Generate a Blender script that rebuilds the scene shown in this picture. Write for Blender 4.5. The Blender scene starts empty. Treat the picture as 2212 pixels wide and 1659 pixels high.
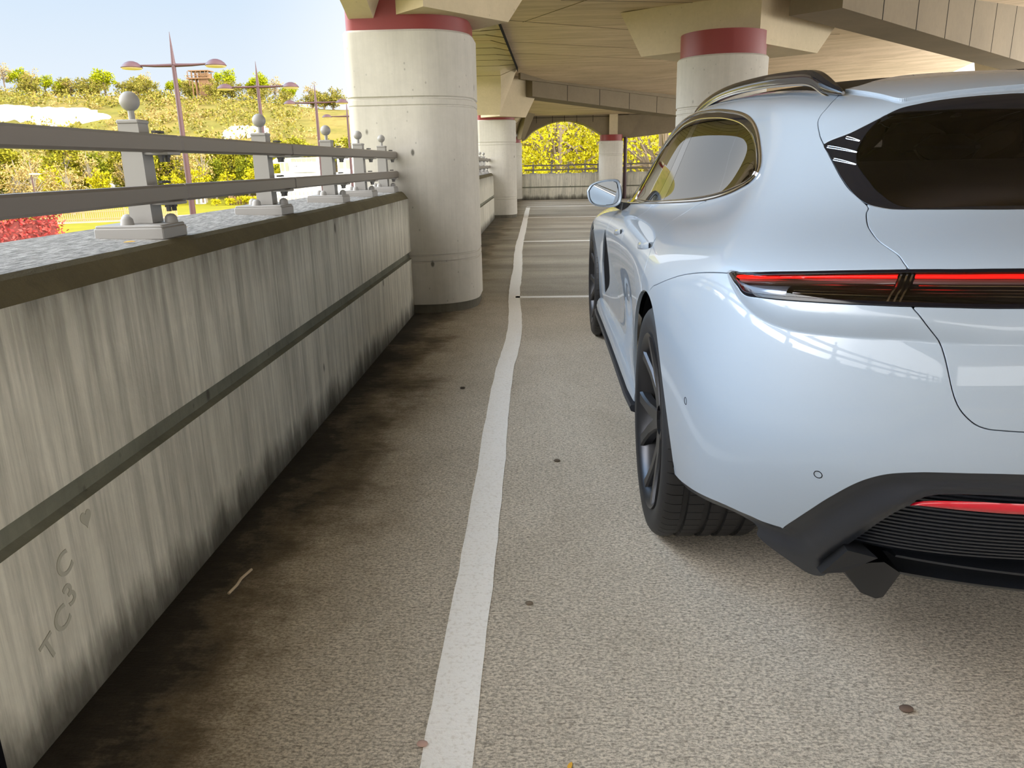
import bpy, bmesh, math, random
import numpy as np
from mathutils import Vector, Matrix
from mathutils.bvhtree import BVHTree

random.seed(7)
scene = bpy.context.scene
COL = scene.collection
PI = math.pi

# ------------------------------------------------------------------ camera
EYE = 1.145
cam_data = bpy.data.cameras.new('camera')
cam = bpy.data.objects.new('camera', cam_data)
COL.objects.link(cam)
scene.camera = cam
cam_data.sensor_fit = 'HORIZONTAL'
cam_data.sensor_width = 36.0
cam_data.lens = 36.0 * 1660.0 / 2212.0
cam_data.clip_start = 0.02
cam_data.clip_end = 2000.0
PITCH = math.radians(16.0337)
YAW = math.radians(2.4535)
ROLL = math.radians(-1.2)
cam.matrix_world = (Matrix.Translation((0, 0, EYE)) @ Matrix.Rotation(YAW, 4, 'Z')
                    @ Matrix.Rotation(PI / 2 - PITCH, 4, 'X') @ Matrix.Rotation(ROLL, 4, 'Z'))

# ------------------------------------------------------------------ daylight
world = bpy.data.worlds.new('spring_sky'); scene.world = world; world.use_nodes = True
wt = world.node_tree; wbg = wt.nodes['Background']
wgeo = wt.nodes.new('ShaderNodeTexCoord')
def wnode(kind, **ins):
    n = wt.nodes.new(kind)
    return n
def w_dot(vec):
    d = wt.nodes.new('ShaderNodeVectorMath'); d.operation = 'DOT_PRODUCT'
    wt.links.new(wgeo.outputs['Generated'], d.inputs[0]); d.inputs[1].default_value = Vector(vec).normalized(); return d.outputs['Value']
def w_ramp(fac, a, b, c0, c1, interp='EASE'):
    m = wt.nodes.new('ShaderNodeMapRange'); m.inputs['From Min'].default_value = a; m.inputs['From Max'].default_value = b
    wt.links.new(fac, m.inputs['Value'])
    r = wt.nodes.new('ShaderNodeValToRGB'); r.color_ramp.interpolation = interp
    r.color_ramp.elements[0].color = (*c0, 1); r.color_ramp.elements[1].color = (*c1, 1)
    wt.links.new(m.outputs[0], r.inputs[0]); return r.outputs[0]
# pale hazy blue over the hill, whitening to the north-east; far brighter lobes added out of view to light the deck
blue = w_ramp(w_dot((0, 0, 1)), 0.0, .42, (.86, .93, 1.0), (.42, .66, .95))
warm = w_ramp(w_dot((.30, .95, .12)), .78, .95, (0, 0, 0), (.40, .28, .12))
add = wt.nodes.new('ShaderNodeMix'); add.data_type = 'RGBA'; add.blend_type = 'ADD'; add.inputs[0].default_value = 1
wt.links.new(blue, add.inputs[6]); wt.links.new(warm, add.inputs[7])
away = w_ramp(w_dot((-.35, .90, .10)), .72, .25, (0, 0, 0), (1, 1, 1))
neu = wt.nodes.new('ShaderNodeMix'); neu.data_type = 'RGBA'
wt.links.new(away, neu.inputs[0]); wt.links.new(add.outputs[2], neu.inputs[6]); neu.inputs[7].default_value = (1.0, .985, .96, 1)
wt.links.new(neu.outputs[2], wbg.inputs['Color'])
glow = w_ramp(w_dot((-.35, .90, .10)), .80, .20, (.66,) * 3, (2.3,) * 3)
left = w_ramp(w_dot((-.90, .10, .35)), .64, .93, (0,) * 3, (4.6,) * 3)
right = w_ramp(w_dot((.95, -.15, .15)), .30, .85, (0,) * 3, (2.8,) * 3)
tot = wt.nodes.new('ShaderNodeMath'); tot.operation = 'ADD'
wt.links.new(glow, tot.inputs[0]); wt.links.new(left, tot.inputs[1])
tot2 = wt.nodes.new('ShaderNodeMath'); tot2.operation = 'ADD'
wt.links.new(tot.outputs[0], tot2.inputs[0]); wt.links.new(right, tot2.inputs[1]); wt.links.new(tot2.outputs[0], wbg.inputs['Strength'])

sun_data = bpy.data.lights.new('sun', 'SUN'); sun_data.energy = 2.2; sun_data.angle = math.radians(1.0); sun_data.color = (1.0, .93, .80)
sun = bpy.data.objects.new('sun', sun_data); COL.objects.link(sun)
sun.rotation_euler = Vector((-.64, .56, -.50)).to_track_quat('-Z', 'Y').to_euler()

scene.view_settings.view_transform = 'Standard'
scene.view_settings.look = 'None'
scene.view_settings.exposure = 0.6
scene.view_settings.gamma = 1.0
scene.view_settings.use_curve_mapping = False
# ------------------------------------------------------------------ helpers
def tag(o, label=None, cat=None, group=None, kind=None):
    if label: o['label'] = label
    if cat: o['category'] = cat
    if group: o['group'] = group
    if kind: o['kind'] = kind
    return o

def link(o, parent=None):
    COL.objects.link(o)
    if parent is not None: o.parent = parent
    return o

def empty(name, loc=(0, 0, 0), rz=0.0, parent=None):
    o = bpy.data.objects.new(name, None)
    o.location = loc; o.rotation_euler = (0, 0, rz); o.empty_display_size = 0.1
    return link(o, parent)

def mesh_obj(name, V, F, mat, parent=None, smooth=30.0, normals=None):
    me = bpy.data.meshes.new(name)
    me.from_pydata([tuple(map(float, v)) for v in V], [], [tuple(map(int, f)) for f in F])
    me.validate(); me.update()
    if mat is not None: me.materials.append(mat)
    if smooth:
        me.polygons.foreach_set('use_smooth', [True] * len(me.polygons))
        if normals is not None and len(normals) == len(me.vertices):
            me.normals_split_custom_set_from_vertices([tuple(map(float, n)) for n in normals])
        else:
            me.set_sharp_from_angle(angle=math.radians(smooth))
    o = bpy.data.objects.new(name, me)
    return link(o, parent)

class MB:
    """collects shapes and links them as one mesh object"""
    def __init__(self): self.v = []; self.f = []
    def add(self, V, F, M=None):
        n = len(self.v)
        for p in V:
            p = Vector(p)
            self.v.append(M @ p if M is not None else p)
        self.f += [tuple(i + n for i in f) for f in F]
        return self
    def box(self, c, s, rz=0.0, bev=0.0, M=None):
        x, y, z = s[0] / 2, s[1] / 2, s[2] / 2
        if bev <= 0:
            V = [(i * x, j * y, k * z) for k in (-1, 1) for j in (-1, 1) for i in (-1, 1)]
            F = [(0, 2, 3, 1), (4, 5, 7, 6), (0, 1, 5, 4), (2, 6, 7, 3), (0, 4, 6, 2), (1, 3, 7, 5)]
        else:
            b = min(bev, x * .9, y * .9, z * .9)
            ring = lambda dx, dy, zz: [(-dx, -dy + b, zz), (-dx + b, -dy, zz), (dx - b, -dy, zz), (dx, -dy + b, zz), (dx, dy - b, zz), (dx - b, dy, zz), (-dx + b, dy, zz), (-dx, dy - b, zz)]
            rings = [ring(x - b, y - b, -z), ring(x, y, -z + b), ring(x, y, z - b), ring(x - b, y - b, z)]
            V = [p for r in rings for p in r]; F = []
            for a in range(3):
                for i in range(8):
                    j = (i + 1) % 8; F.append((a * 8 + i, a * 8 + j, a * 8 + 8 + j, a * 8 + 8 + i))
            F.append(tuple(range(7, -1, -1))); F.append(tuple(range(24, 32)))
        T = Matrix.Translation(c) @ Matrix.Rotation(rz, 4, 'Z')
        if M is not None: T = M @ T
        return self.add(V, F, T)
    def tube(self, path, r, n=8, closed=False, caps=True, sq=None):
        path = [Vector(p) for p in path]; m = len(path)
        rr = r if isinstance(r, (list, tuple)) else [r] * m
        V = []; up0 = None
        for i, p in enumerate(path):
            a = path[(i - 1) % m] if (closed or i > 0) else p
            b = path[(i + 1) % m] if (closed or i < m - 1) else p
            t = (b - a).normalized()
            if up0 is None:
                up0 = Vector((0, 0, 1)) if abs(t.z) < .9 else Vector((1, 0, 0))
            s = t.cross(up0).normalized(); u = s.cross(t).normalized(); up0 = u
            for k in range(n):
                an = 2 * PI * (k + .5) / n
                if sq: V.append(p + s * (math.copysign(sq[0], math.cos(an)) if n == 4 else sq[0] * math.cos(an)) + u * (math.copysign(sq[1], math.sin(an)) if n == 4 else sq[1] * math.sin(an)))
                else: V.append(p + (s * math.cos(an) + u * math.sin(an)) * rr[i])
        F = []
        for i in range(m if closed else m - 1):
            j = (i + 1) % m
            for k in range(n):
                l = (k + 1) % n; F.append((i * n + k, i * n + l, j * n + l, j * n + k))
        if caps and not closed:
            F.append(tuple(range(n - 1, -1, -1))); F.append(tuple((m - 1) * n + k for k in range(n)))
        return self.add(V, F)
    def lathe(self, prof, n=32, M=None, a0=0.0, a1=None, closed=False):
        """profile of (radius, height) turned about z"""
        full = a1 is None; a1 = 2 * PI if full else a1
        V = []; m = len(prof); cnt = n if full else n + 1
        for i in range(cnt):
            a = a0 + (a1 - a0) * i / n; c, s = math.cos(a), math.sin(a)
            V += [(r * c, r * s, z) for r, z in prof]
        F = []
        for i in range(n):
            j = (i + 1) % cnt
            for k in range(m - 1 if not closed else m):
                l = (k + 1) % m
                F.append((i * m + k, j * m + k, j * m + l, i * m + l))
        return self.add(V, F, M)
    def prism(self, poly, h0, h1, M=None):
        """flat outline (x, y) raised from h0 to h1"""
        n = len(poly)
        V = [(x, y, h0) for x, y in poly] + [(x, y, h1) for x, y in poly]
        F = [(i, (i + 1) % n, n + (i + 1) % n, n + i) for i in range(n)] + [tuple(range(n - 1, -1, -1)), tuple(range(n, 2 * n))]
        return self.add(V, F, M)
    def sphere(self, c, r, n=16, m=10, sc=(1, 1, 1)):
        V = [(0, 0, -1)] + [(math.sin(PI * j / m) * math.cos(2 * PI * i / n), math.sin(PI * j / m) * math.sin(2 * PI * i / n), -math.cos(PI * j / m)) for j in range(1, m) for i in range(n)] + [(0, 0, 1)]
        F = [(0, 1 + (i + 1) % n, 1 + i) for i in range(n)]
        for j in range(m - 2):
            for i in range(n):
                a = 1 + j * n + i; b = 1 + j * n + (i + 1) % n
                F.append((a, b, b + n, a + n))
        t = len(V) - 1
        F += [(t, t - n + i, t - n + (i + 1) % n) for i in range(n)]
        return self.add([(c[0] + r * sc[0] * x, c[1] + r * sc[1] * y, c[2] + r * sc[2] * z) for x, y, z in V], F)
    def build(self, name, mat, parent=None, smooth=30.0):
        return mesh_obj(name, self.v, self.f, mat, parent, smooth)

def copy_tree(o, parent=None):
    c = o.copy(); COL.objects.link(c)
    if parent is not None: c.parent = parent
    for ch in list(o.children): copy_tree(ch, c)
    return c

def catmull(P, k=6):
    P = np.array(P, float); out = []
    Q = np.concatenate([[2 * P[0] - P[1]], P, [2 * P[-1] - P[-2]]])
    for i in range(1, len(Q) - 2):
        for t in np.linspace(0, 1, k, endpoint=False):
            a, b, c, d = Q[i - 1:i + 3]
            out.append(.5 * (2 * b + (c - a) * t + (2 * a - 5 * b + 4 * c - d) * t ** 2 + (3 * b - a - 3 * c + d) * t ** 3))
    out.append(P[-1])
    return np.array(out)
# ------------------------------------------------------------------ materials
MATS = {}
def mat(name, color, rough=.6, metal=0.0, coat=0.0, coat_rough=.03, spec=.5, emit=None, estr=0.0):
    m = bpy.data.materials.new(name); m.use_nodes = True
    b = m.node_tree.nodes['Principled BSDF']
    b.inputs['Base Color'].default_value = (*color, 1)
    b.inputs['Roughness'].default_value = rough
    b.inputs['Metallic'].default_value = metal
    b.inputs['Coat Weight'].default_value = coat
    b.inputs['Coat Roughness'].default_value = coat_rough
    b.inputs['Specular IOR Level'].default_value = spec
    if emit:
        b.inputs['Emission Color'].default_value = (*emit, 1); b.inputs['Emission Strength'].default_value = estr
    MATS[name] = m
    return m

class NT:
    """short hand for node graphs"""
    def __init__(self, m): self.t = m.node_tree; self.b = self.t.nodes['Principled BSDF']
    def n(self, kind, **kw):
        x = self.t.nodes.new(kind)
        for k, v in kw.items():
            if k == 'ins':
                for a, val in v.items():
                    if isinstance(val, bpy.types.NodeSocket): self.t.links.new(val, x.inputs[a])
                    else: x.inputs[a].default_value = val
            else: setattr(x, k, v)
        return x
    def coord(self, scale=(1, 1, 1), out='Object', rot=(0, 0, 0)):
        c = self.n('ShaderNodeTexCoord')
        return self.n('ShaderNodeMapping', ins={'Vector': c.outputs[out], 'Scale': scale, 'Rotation': rot}).outputs[0]
    def noise(self, vec, scale, detail=4, rough=.55, dist=0.0):
        return self.n('ShaderNodeTexNoise', ins={'Vector': vec, 'Scale': scale, 'Detail': detail, 'Roughness': rough, 'Distortion': dist}).outputs['Fac']
    def ramp(self, fac, stops, interp='LINEAR'):
        r = self.n('ShaderNodeValToRGB', ins={'Fac': fac}); r.color_ramp.interpolation = interp
        e = r.color_ramp.elements
        while len(e) < len(stops): e.new(.5)
        for x, (p, c) in zip(e, stops):
            x.position = p; x.color = (*c, 1) if len(c) == 3 else c
        return r.outputs[0]
    def val(self, fac, stops): return self.ramp(fac, [(p, (v, v, v)) for p, v in stops])
    def mix(self, fac, a, b, mode='MIX'):
        m = self.n('ShaderNodeMix', data_type='RGBA', blend_type=mode)
        for k, v in ((0, fac), (6, a), (7, b)):
            if isinstance(v, bpy.types.NodeSocket): self.t.links.new(v, m.inputs[k])
            else: m.inputs[k].default_value = (*v, 1) if isinstance(v, tuple) and len(v) == 3 else v
        return m.outputs[2]
    def math(self, op, a, b=0.0, clamp=False):
        m = self.n('ShaderNodeMath', operation=op, use_clamp=clamp)
        for k, v in ((0, a), (1, b)):
            if isinstance(v, bpy.types.NodeSocket): self.t.links.new(v, m.inputs[k])
            else: m.inputs[k].default_value = v
        return m.outputs[0]
    def xyz(self, vec):
        return self.n('ShaderNodeSeparateXYZ', ins={'Vector': vec}).outputs
    def color(self, sock): self.t.links.new(sock, self.b.inputs['Base Color'])
    def rough(self, sock): self.t.links.new(sock, self.b.inputs['Roughness'])
    def bump(self, h, strength=.3, dist=.01):
        x = self.n('ShaderNodeBump', ins={'Height': h, 'Strength': strength, 'Distance': dist})
        self.t.links.new(x.outputs[0], self.b.inputs['Normal'])

paint = mat('ice_paint', (.325, .39, .475), .38, 0, 1.0, .02)
black_gloss = mat('black_gloss', (.006, .007, .012), .06, 0, 0, .02, .6)
black_plastic = mat('black_plastic', (.020, .023, .031), .36)
gap_black = mat('gap_black', (.003, .003, .004), .8, spec=.1)
fin_black = mat('fin_black', (.010, .011, .014), .5)
lamp_rim = mat('lamp_rim', (.004, .004, .008), .12, spec=.4)
lamp_pale = mat('reversing_lens', (.30, .34, .42), .08, .6, 1.0)
rubber = mat('tyre_rubber', (.013, .013, .015), .58)
rim_metal = mat('rim_satin_grey', (.055, .057, .065), .32, .75)
steel = mat('disc_steel', (.18, .18, .18), .35, 1.0)
chrome = mat('dark_chrome', (.62, .62, .64), .10, 1.0)
mirror_mat = mat('mirror_silver', (.80, .84, .86), .02, 1.0)
red_glow = mat('red_light', (.6, .0, .0), .3, emit=(1.0, .012, .008), estr=.85)
red_reflector = mat('red_reflector', (.62, .0, .02), .25, coat=1.0)
smoke_red = mat('smoked_red', (.26, .14, .14), .15, coat=1.0)
lamp_dark = mat('lamp_dark', (.006, .006, .010), .45, spec=.2)
roof_black = mat('roof_black', (.010, .009, .009), .45, spec=.12)
lamp_silver = mat('lamp_silver', (.55, .52, .52), .18, 1.0)
seat_fabric = mat('seat_fabric', (.30, .235, .20), .9)
seat_dark = mat('seat_dark', (.008, .009, .012), .7)

def glass_mat(name, tint, refl=.10):
    m = bpy.data.materials.new(name); m.use_nodes = True
    t = m.node_tree; t.nodes.remove(t.nodes['Principled BSDF'])
    tr = t.nodes.new('ShaderNodeBsdfTransparent'); tr.inputs[0].default_value = (*tint, 1)
    gl = t.nodes.new('ShaderNodeBsdfGlossy'); gl.inputs['Roughness'].default_value = .01
    fr = t.nodes.new('ShaderNodeFresnel'); fr.inputs['IOR'].default_value = 1.0 + refl * 6.5
    mx = t.nodes.new('ShaderNodeMixShader')
    t.links.new(fr.outputs[0], mx.inputs[0]); t.links.new(tr.outputs[0], mx.inputs[1]); t.links.new(gl.outputs[0], mx.inputs[2])
    t.links.new(mx.outputs[0], t.nodes['Material Output'].inputs[0])
    MATS[name] = m
    return m
tinted_glass = glass_mat('tinted_glass', (.42, .42, .44), .08)
side_glass = glass_mat('side_glass', (.10, .095, .095), .13)
clear_glass = glass_mat('clear_glass', (.72, .80, .80), .08)
lens_glass = glass_mat('lens_glass', (.86, .84, .86), .08)
# concrete, floor, ground and planting materials
def concrete(name, base, dark, scale=2.2, streak=0.0, holes=.5, bump=.25, joint=None, top=None, blotch=.5):
    m = mat(name, base, .85, spec=.25); N = NT(m)
    v = N.coord()
    big = N.noise(v, scale, 5, .6); fine = N.noise(v, scale * 14, 5, .65)
    c = N.mix(N.val(big, [(.35, 0), (.70, blotch)]), base, dark)
    c = N.mix(N.val(fine, [(.3, .0), (.75, .22)]), c, tuple(x * .55 for x in base))
    h = fine
    if streak:
        sv = N.coord((9, 9, .55))
        s1 = N.noise(sv, 2.2, 6, .7); s2 = N.noise(N.coord((26, 26, .8)), 2.0, 4, .6)
        c = N.mix(N.math('MULTIPLY', N.val(s1, [(.42, 0), (.66, 1)]), streak), c, tuple(x * .30 for x in base))
        c = N.mix(N.math('MULTIPLY', N.val(s2, [(.50, 0), (.68, 1)]), streak * .75), c, tuple(x * .42 for x in base))
    if holes:
        vo = N.n('ShaderNodeTexVoronoi', ins={'Vector': N.coord((1, 1, .72)), 'Scale': 21.0, 'Randomness': 1.0})
        k = N.math('MULTIPLY', N.val(vo.outputs['Distance'], [(.08, 1), (.16, 0)]), N.val(N.n('ShaderNodeSeparateColor', ins={'Color': vo.outputs['Color']}).outputs[0], [(.72, 0), (.74, holes)]))
        c = N.mix(k, c, tuple(x * .12 for x in base))
        h = N.math('SUBTRACT', h, N.math('MULTIPLY', k, 2.0))
        if streak:
            vo2 = N.n('ShaderNodeTexVoronoi', ins={'Vector': N.coord((1, 1, .55)), 'Scale': 7.5, 'Randomness': 1.0})
            k2 = N.math('MULTIPLY', N.val(vo2.outputs['Distance'], [(.07, 1), (.13, 0)]), N.val(N.n('ShaderNodeSeparateColor', ins={'Color': vo2.outputs['Color']}).outputs[1], [(.86, 0), (.88, .8)]))
            c = N.mix(k2, c, (.06, .055, .04))
    if top:                                            # weathering bands set by height on the wall: (z, amount)
        z = N.xyz(N.n('ShaderNodeTexCoord').outputs['Object'])[2]
        zz = N.math('ADD', z, N.math('MULTIPLY', N.math('SUBTRACT', N.noise(N.coord((5, 5, 1)), 1.4, 5, .7), .5), .30))
        c = N.mix(N.val(zz, top), c, (.035, .031, .022))
    N.color(c); N.bump(h, bump, .006)
    return m
wall_mat = concrete('board_concrete', (.72, .69, .585), (.45, .43, .34), 1.6, .62, .9, .5, top=[(.0, .92), (.06, .72), (.15, .06), (.72, .05), (.88, .42), (.95, .75)])
def coping_material():
    m = mat('coping_concrete', (.25, .235, .215), .9, spec=.15); N = NT(m)
    a = N.noise(N.coord((60, 7, 1)), 2.2, 6, .7); b = N.noise(N.coord((16, 5, 1)), 1.3, 5, .65); f = N.noise(N.coord(), 60, 3, .7)
    c = N.mix(N.val(a, [(.40, 0), (.62, 1)]), (.36, .345, .32), (.085, .08, .072))
    c = N.mix(N.val(b, [(.45, 0), (.7, .6)]), c, (.12, .11, .10)); c = N.mix(N.val(f, [(.55, 0), (.72, .5)]), c, (.50, .48, .45))
    N.color(c); N.bump(N.math('ADD', a, f), .5, .006); return m
coping_mat = coping_material()
moss_mat = concrete('mossy_edge', (.13, .11, .06), (.05, .045, .03), 6.0, 0, 0, .6)
groove_mat = concrete('dark_groove', (.20, .20, .15), (.07, .07, .05), 5.0, .2, .3, .4)  # groove concrete darker than the wall face, with irregular stains
column_mat = concrete('column_concrete', (.56, .535, .475), (.43, .41, .36), 1.1, .10, .35, .12, blotch=.55)
plinth_mat = concrete('dark_plinth', (.16, .145, .11), (.04, .037, .03), 3.0, .3, .3, .3)  # plinth concrete darker than the shaft
cap_mat = concrete('capital_concrete', (.60, .50, .34), (.42, .36, .24), 1.6, 0, .25, .15)
beam_mat = concrete('beam_concrete', (.20, .16, .105), (.13, .105, .07), 1.2, .0, .2, .12)  # much darker than the capitals: shade on these faces is put into the colour
red_band = mat('red_oxide_paint', (.20, .020, .016), .5)

def ceiling_material():
    m = mat('ceiling_concrete', (.56, .46, .30), .85, spec=.2); N = NT(m)
    v = N.coord((.55, 3.2, 1), rot=(0, 0, .55))
    a = N.noise(v, 1.5, 6, .62, .6); b = N.noise(N.coord((1, 1, 1)), .5, 3); f = N.noise(N.coord(), 9, 4)
    c = N.mix(N.val(a, [(.38, 0), (.68, .85)]), (.62, .49, .345), (.40, .31, .205))
    c = N.mix(N.val(b, [(.45, 0), (.7, .5)]), c, (.42, .335, .225))
    c = N.mix(N.val(f, [(.55, 0), (.8, .25)]), c, (.25, .20, .13))
    N.color(c); N.bump(a, .12, .01); return m
ceil_mat = ceiling_material()

def floor_material():
    m = mat('brushed_concrete_floor', (.45, .42, .37), .75, spec=.3); N = NT(m)
    obj = N.n('ShaderNodeTexCoord').outputs['Object']; X, Y, Z = N.xyz(obj)
    broom = N.noise(N.coord((7, 42, 1), rot=(0, 0, .17)), 3.0, 5, .7, .3)
    gr = N.noise(N.coord((26, 60, 1), rot=(0, 0, .17)), 3.0, 4, .75)
    grit = N.noise(N.coord(), 130, 3, .7)
    blot = N.noise(N.coord(), .9, 5, .6); blot2 = N.noise(N.coord(), 3.4, 6, .65, .5)
    c = N.mix(N.val(blot, [(.35, 0), (.68, .6)]), (.76, .69, .585), (.55, .49, .395))
    c = N.mix(N.val(blot2, [(.5, 0), (.75, .35)]), c, (.36, .305, .23))
    c = N.mix(N.val(broom, [(.50, 0), (.66, .48)]), c, (.20, .175, .14))
    c = N.mix(N.val(gr, [(.48, 0), (.62, .80)]), c, (.15, .13, .10))
    c = N.mix(N.val(grit, [(.45, 0), (.62, .62)]), c, (.20, .18, .15))
    # dirt and damp gathered in the gutter along the parapet
    edge = N.n('ShaderNodeMapRange', ins={'Value': X, 'From Min': -1.03, 'From Max': -.26, 'To Min': 0.0, 'To Max': 1.0}).outputs[0]
    nz = N.noise(N.coord((1.5, 1.2, 1)), 1.5, 6, .66); nf = N.noise(N.coord((3, 9, 1)), 3.0, 5, .7)
    e = N.math('ADD', N.math('ADD', edge, N.math('MULTIPLY', N.math('SUBTRACT', nz, .5), 1.15)), N.math('MULTIPLY', N.math('SUBTRACT', nf, .5), .35))
    dirt = N.val(e, [(.0, 1.0), (.12, .95), (.30, .50), (.55, .0)])
    brown = N.val(e, [(.0, .3), (.28, .80), (.48, .38), (.75, .0)])
    c = N.mix(brown, c, (.20, .14, .075))
    c = N.mix(dirt, c, (.018, .014, .010))
    far = N.n('ShaderNodeMapRange', ins={'Value': Y, 'From Min': 5.0, 'From Max': 8.0, 'To Min': 0.0, 'To Max': .75}).outputs[0]
    far_streaks = N.val(N.noise(N.coord((.25, 1.6, 1)), 1.1, 4, .6), [(.35, .25), (.65, 1)])  # streaky mask for a floor that darkens towards the far end
    c = N.mix(N.math('MULTIPLY', far, far_streaks), c, (.15, .135, .105))
    N.color(c)
    h = N.math('ADD', N.math('MULTIPLY', broom, 1.0), N.math('MULTIPLY', N.math('ADD', grit, gr), .6))
    N.bump(h, .55, .006); return m
floor_mat = floor_material()

def line_material():
    m = mat('white_road_paint', (.9, .89, .86), .6); N = NT(m)
    a = N.noise(N.coord((3, 30, 1)), 3.0, 5, .7); g = N.noise(N.coord(), 95, 3, .7)
    c = N.mix(N.val(g, [(.52, 0), (.68, .45)]), (.92, .91, .89), (.62, .58, .52))
    c = N.mix(N.val(a, [(.60, 0), (.76, .45)]), c, (.50, .46, .40))
    N.color(c); N.bump(N.math('ADD', g, a), .35, .005); return m
line_mat = line_material()
rail_paint = mat('grey_railing_paint', (.15, .13, .11), .42)
post_paint = mat('pale_post_paint', (.26, .25, .235), .5)
bolt_dark = mat('dark_bolt', (.05, .045, .04), .5)
lamp_paint = mat('maroon_lamp_paint', (.060, .022, .026), .5)
lamp_under = mat('lamp_glass_panel', (.75, .62, .45), .3)

def leafy(name, c0, c1, c2):
    m = mat(name, c0, .8, spec=.1); N = NT(m)
    r = N.n('ShaderNodeNewGeometry').outputs['Random Per Island']
    N.color(N.ramp(r, [(0, c0), (.5, c1), (1, c2)]))
    return m
leaf_lime = leafy('lime_leaves', (.21, .25, .003), (.36, .37, .006), (.11, .15, .005))
leaf_yellow = leafy('yellow_leaves', (.37, .33, .006), (.50, .43, .012), (.19, .20, .006))
leaf_olive = leafy('olive_scrub', (.17, .155, .020), (.27, .22, .04), (.085, .10, .012))
leaf_wood = leafy('woodland_leaves', (.20, .19, .012), (.30, .26, .02), (.115, .13, .010))
leaf_wood_green = leafy('green_woodland_leaves', (.14, .165, .008), (.22, .22, .012), (.08, .10, .008))
leaf_tan = leafy('budding_twigs', (.35, .235, .085), (.46, .34, .12), (.20, .15, .05))
leaf_red = leafy('red_hedge_leaves', (.30, .022, .026), (.46, .09, .075), (.12, .02, .015))
leaf_bright = leafy('bright_yellow_leaves', (.36, .30, .004), (.48, .42, .012), (.17, .16, .004))  # bright yellow leaf colours, varied leaf by leaf
bark = mat('bark', (.16, .12, .08), .9)
pale_bark = mat('pale_bark', (0.252, 0.216, 0.162), .9)
white_render = mat('white_render', (.82, .82, .80), .6)
grey_glass = mat('grey_window', (.30, .31, .22), .15)
timber = mat('weathered_timber', (0.200, 0.110, 0.050), .8)
fence_wood = mat('pale_fence_wood', (0.319, 0.220, 0.110), .8)
pink_path = mat('pink_gravel', (0.310, 0.220, 0.170), .9)
yellow_paint = mat('yellow_paint', (0.440, 0.385, 0.028), .6)

def grass_material():
    m = mat('lawn', (.55, .52, .04), .9, spec=.1); N = NT(m)
    a = N.noise(N.coord(), .25, 6, .65); b = N.noise(N.coord(), 2.5, 4, .6)
    c = N.mix(N.val(a, [(.35, 0), (.65, 1)]), (.21, .185, .006), (.165, .155, .006))
    N.color(N.mix(N.val(b, [(.5, 0), (.75, .5)]), c, (.11, .12, .008))); return m
lawn_mat = grass_material()
def hill_material():
    m = mat('hillside', (.4, .34, .12), .95, spec=.1); N = NT(m)
    a = N.noise(N.coord(), .06, 6, .65); b = N.noise(N.coord(), .35, 5, .65)
    c = N.mix(N.val(a, [(.38, 0), (.62, 1)]), (.21, .155, .045), (.14, .13, .024))
    c = N.mix(N.val(b, [(.48, 0), (.66, .6)]), c, (.085, .08, .016)); N.color(c); return m
hill_mat = hill_material()
def chalk_material():
    m = mat('chalk', (.85, .83, .76), .9, spec=.1); N = NT(m)
    a = N.noise(N.coord((1, 1, .4)), .35, 6, .7)
    N.color(N.mix(N.val(a, [(.58, 0), (.70, 1)]), (.88, .86, .80), (.42, .36, .20))); return m
chalk_mat = chalk_material()
# ------------------------------------------------------------------ the parking deck
def struct(o, label=None): return tag(o, label, None, None, 'structure')

def slab_z(x, y):
    if y < 8.0: z = 2.63
    elif y < 16.6: z = 2.63 + (y - 8.0) / 8.6 * .35
    elif y < 17.4: z = 2.98 - (y - 16.6) / .8 * .16
    else: z = 2.82 - (y - 17.4) / 8.0 * .30
    if x > 2.3 and y > 5: z += .07 * min(x - 2.3, 8) * min(1, (y - 5) / 3) * (1 if y < 16 else max(0, 1 - (y - 16) / 6))
    return z

X_IN, X_OUT = -1.03, -1.47
struct(MB().box((4.0, 6.8, -.2), (11.0, 37.8, .4)).build('floor', floor_mat, None, 0))
xs = np.concatenate([np.linspace(-1.5, 2.3, 9), np.linspace(3.0, 9.5, 7)]); ys = np.concatenate([np.linspace(-11.8, 8, 14), np.linspace(8.6, 16.6, 14), np.linspace(16.8, 17.4, 4), np.linspace(18, 25.8, 10)])
V = [(x, y, slab_z(x, y)) for y in ys for x in xs] + [(x, y, 3.75) for y in ys for x in xs]
nx, ny = len(xs), len(ys); k = nx * ny
Fc = [(j * nx + i, (j + 1) * nx + i, (j + 1) * nx + i + 1, j * nx + i + 1) for j in range(ny - 1) for i in range(nx - 1)]
Fc += [(k + f[0], k + f[3], k + f[2], k + f[1]) for f in Fc]
for j in range(ny - 1): Fc += [(j * nx, k + j * nx, k + (j + 1) * nx, (j + 1) * nx), (j * nx + nx - 1, (j + 1) * nx + nx - 1, k + (j + 1) * nx + nx - 1, k + j * nx + nx - 1)]
for i in range(nx - 1): Fc += [(i, i + 1, k + i + 1, k + i), ((ny - 1) * nx + i, k + (ny - 1) * nx + i, k + (ny - 1) * nx + i + 1, (ny - 1) * nx + i + 1)]
ceil = struct(mesh_obj('ceiling', V, Fc, ceil_mat, None, 40))
# form-work joints on the soffit
for (x0, y0), (x1, y1) in (((-.5, 9.3), (4.8, 13.6)), ((-.5, 11.6), (4.5, 15.4)), ((.2, 8.1), (5.5, 9.6)), ((-.4, 13.4), (3.4, 16.3)), ((1.2, 6.4), (-.2, 9.6)), ((3.0, 9.0), (9, 12.2))):
    n = 10; P = [(x0 + (x1 - x0) * i / n, y0 + (y1 - y0) * i / n) for i in range(n + 1)]
    MB().tube([(x, y, slab_z(x, y) - .001) for x, y in P], .004, 4).build('soffit_joint', beam_mat, ceil, 0)

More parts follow.
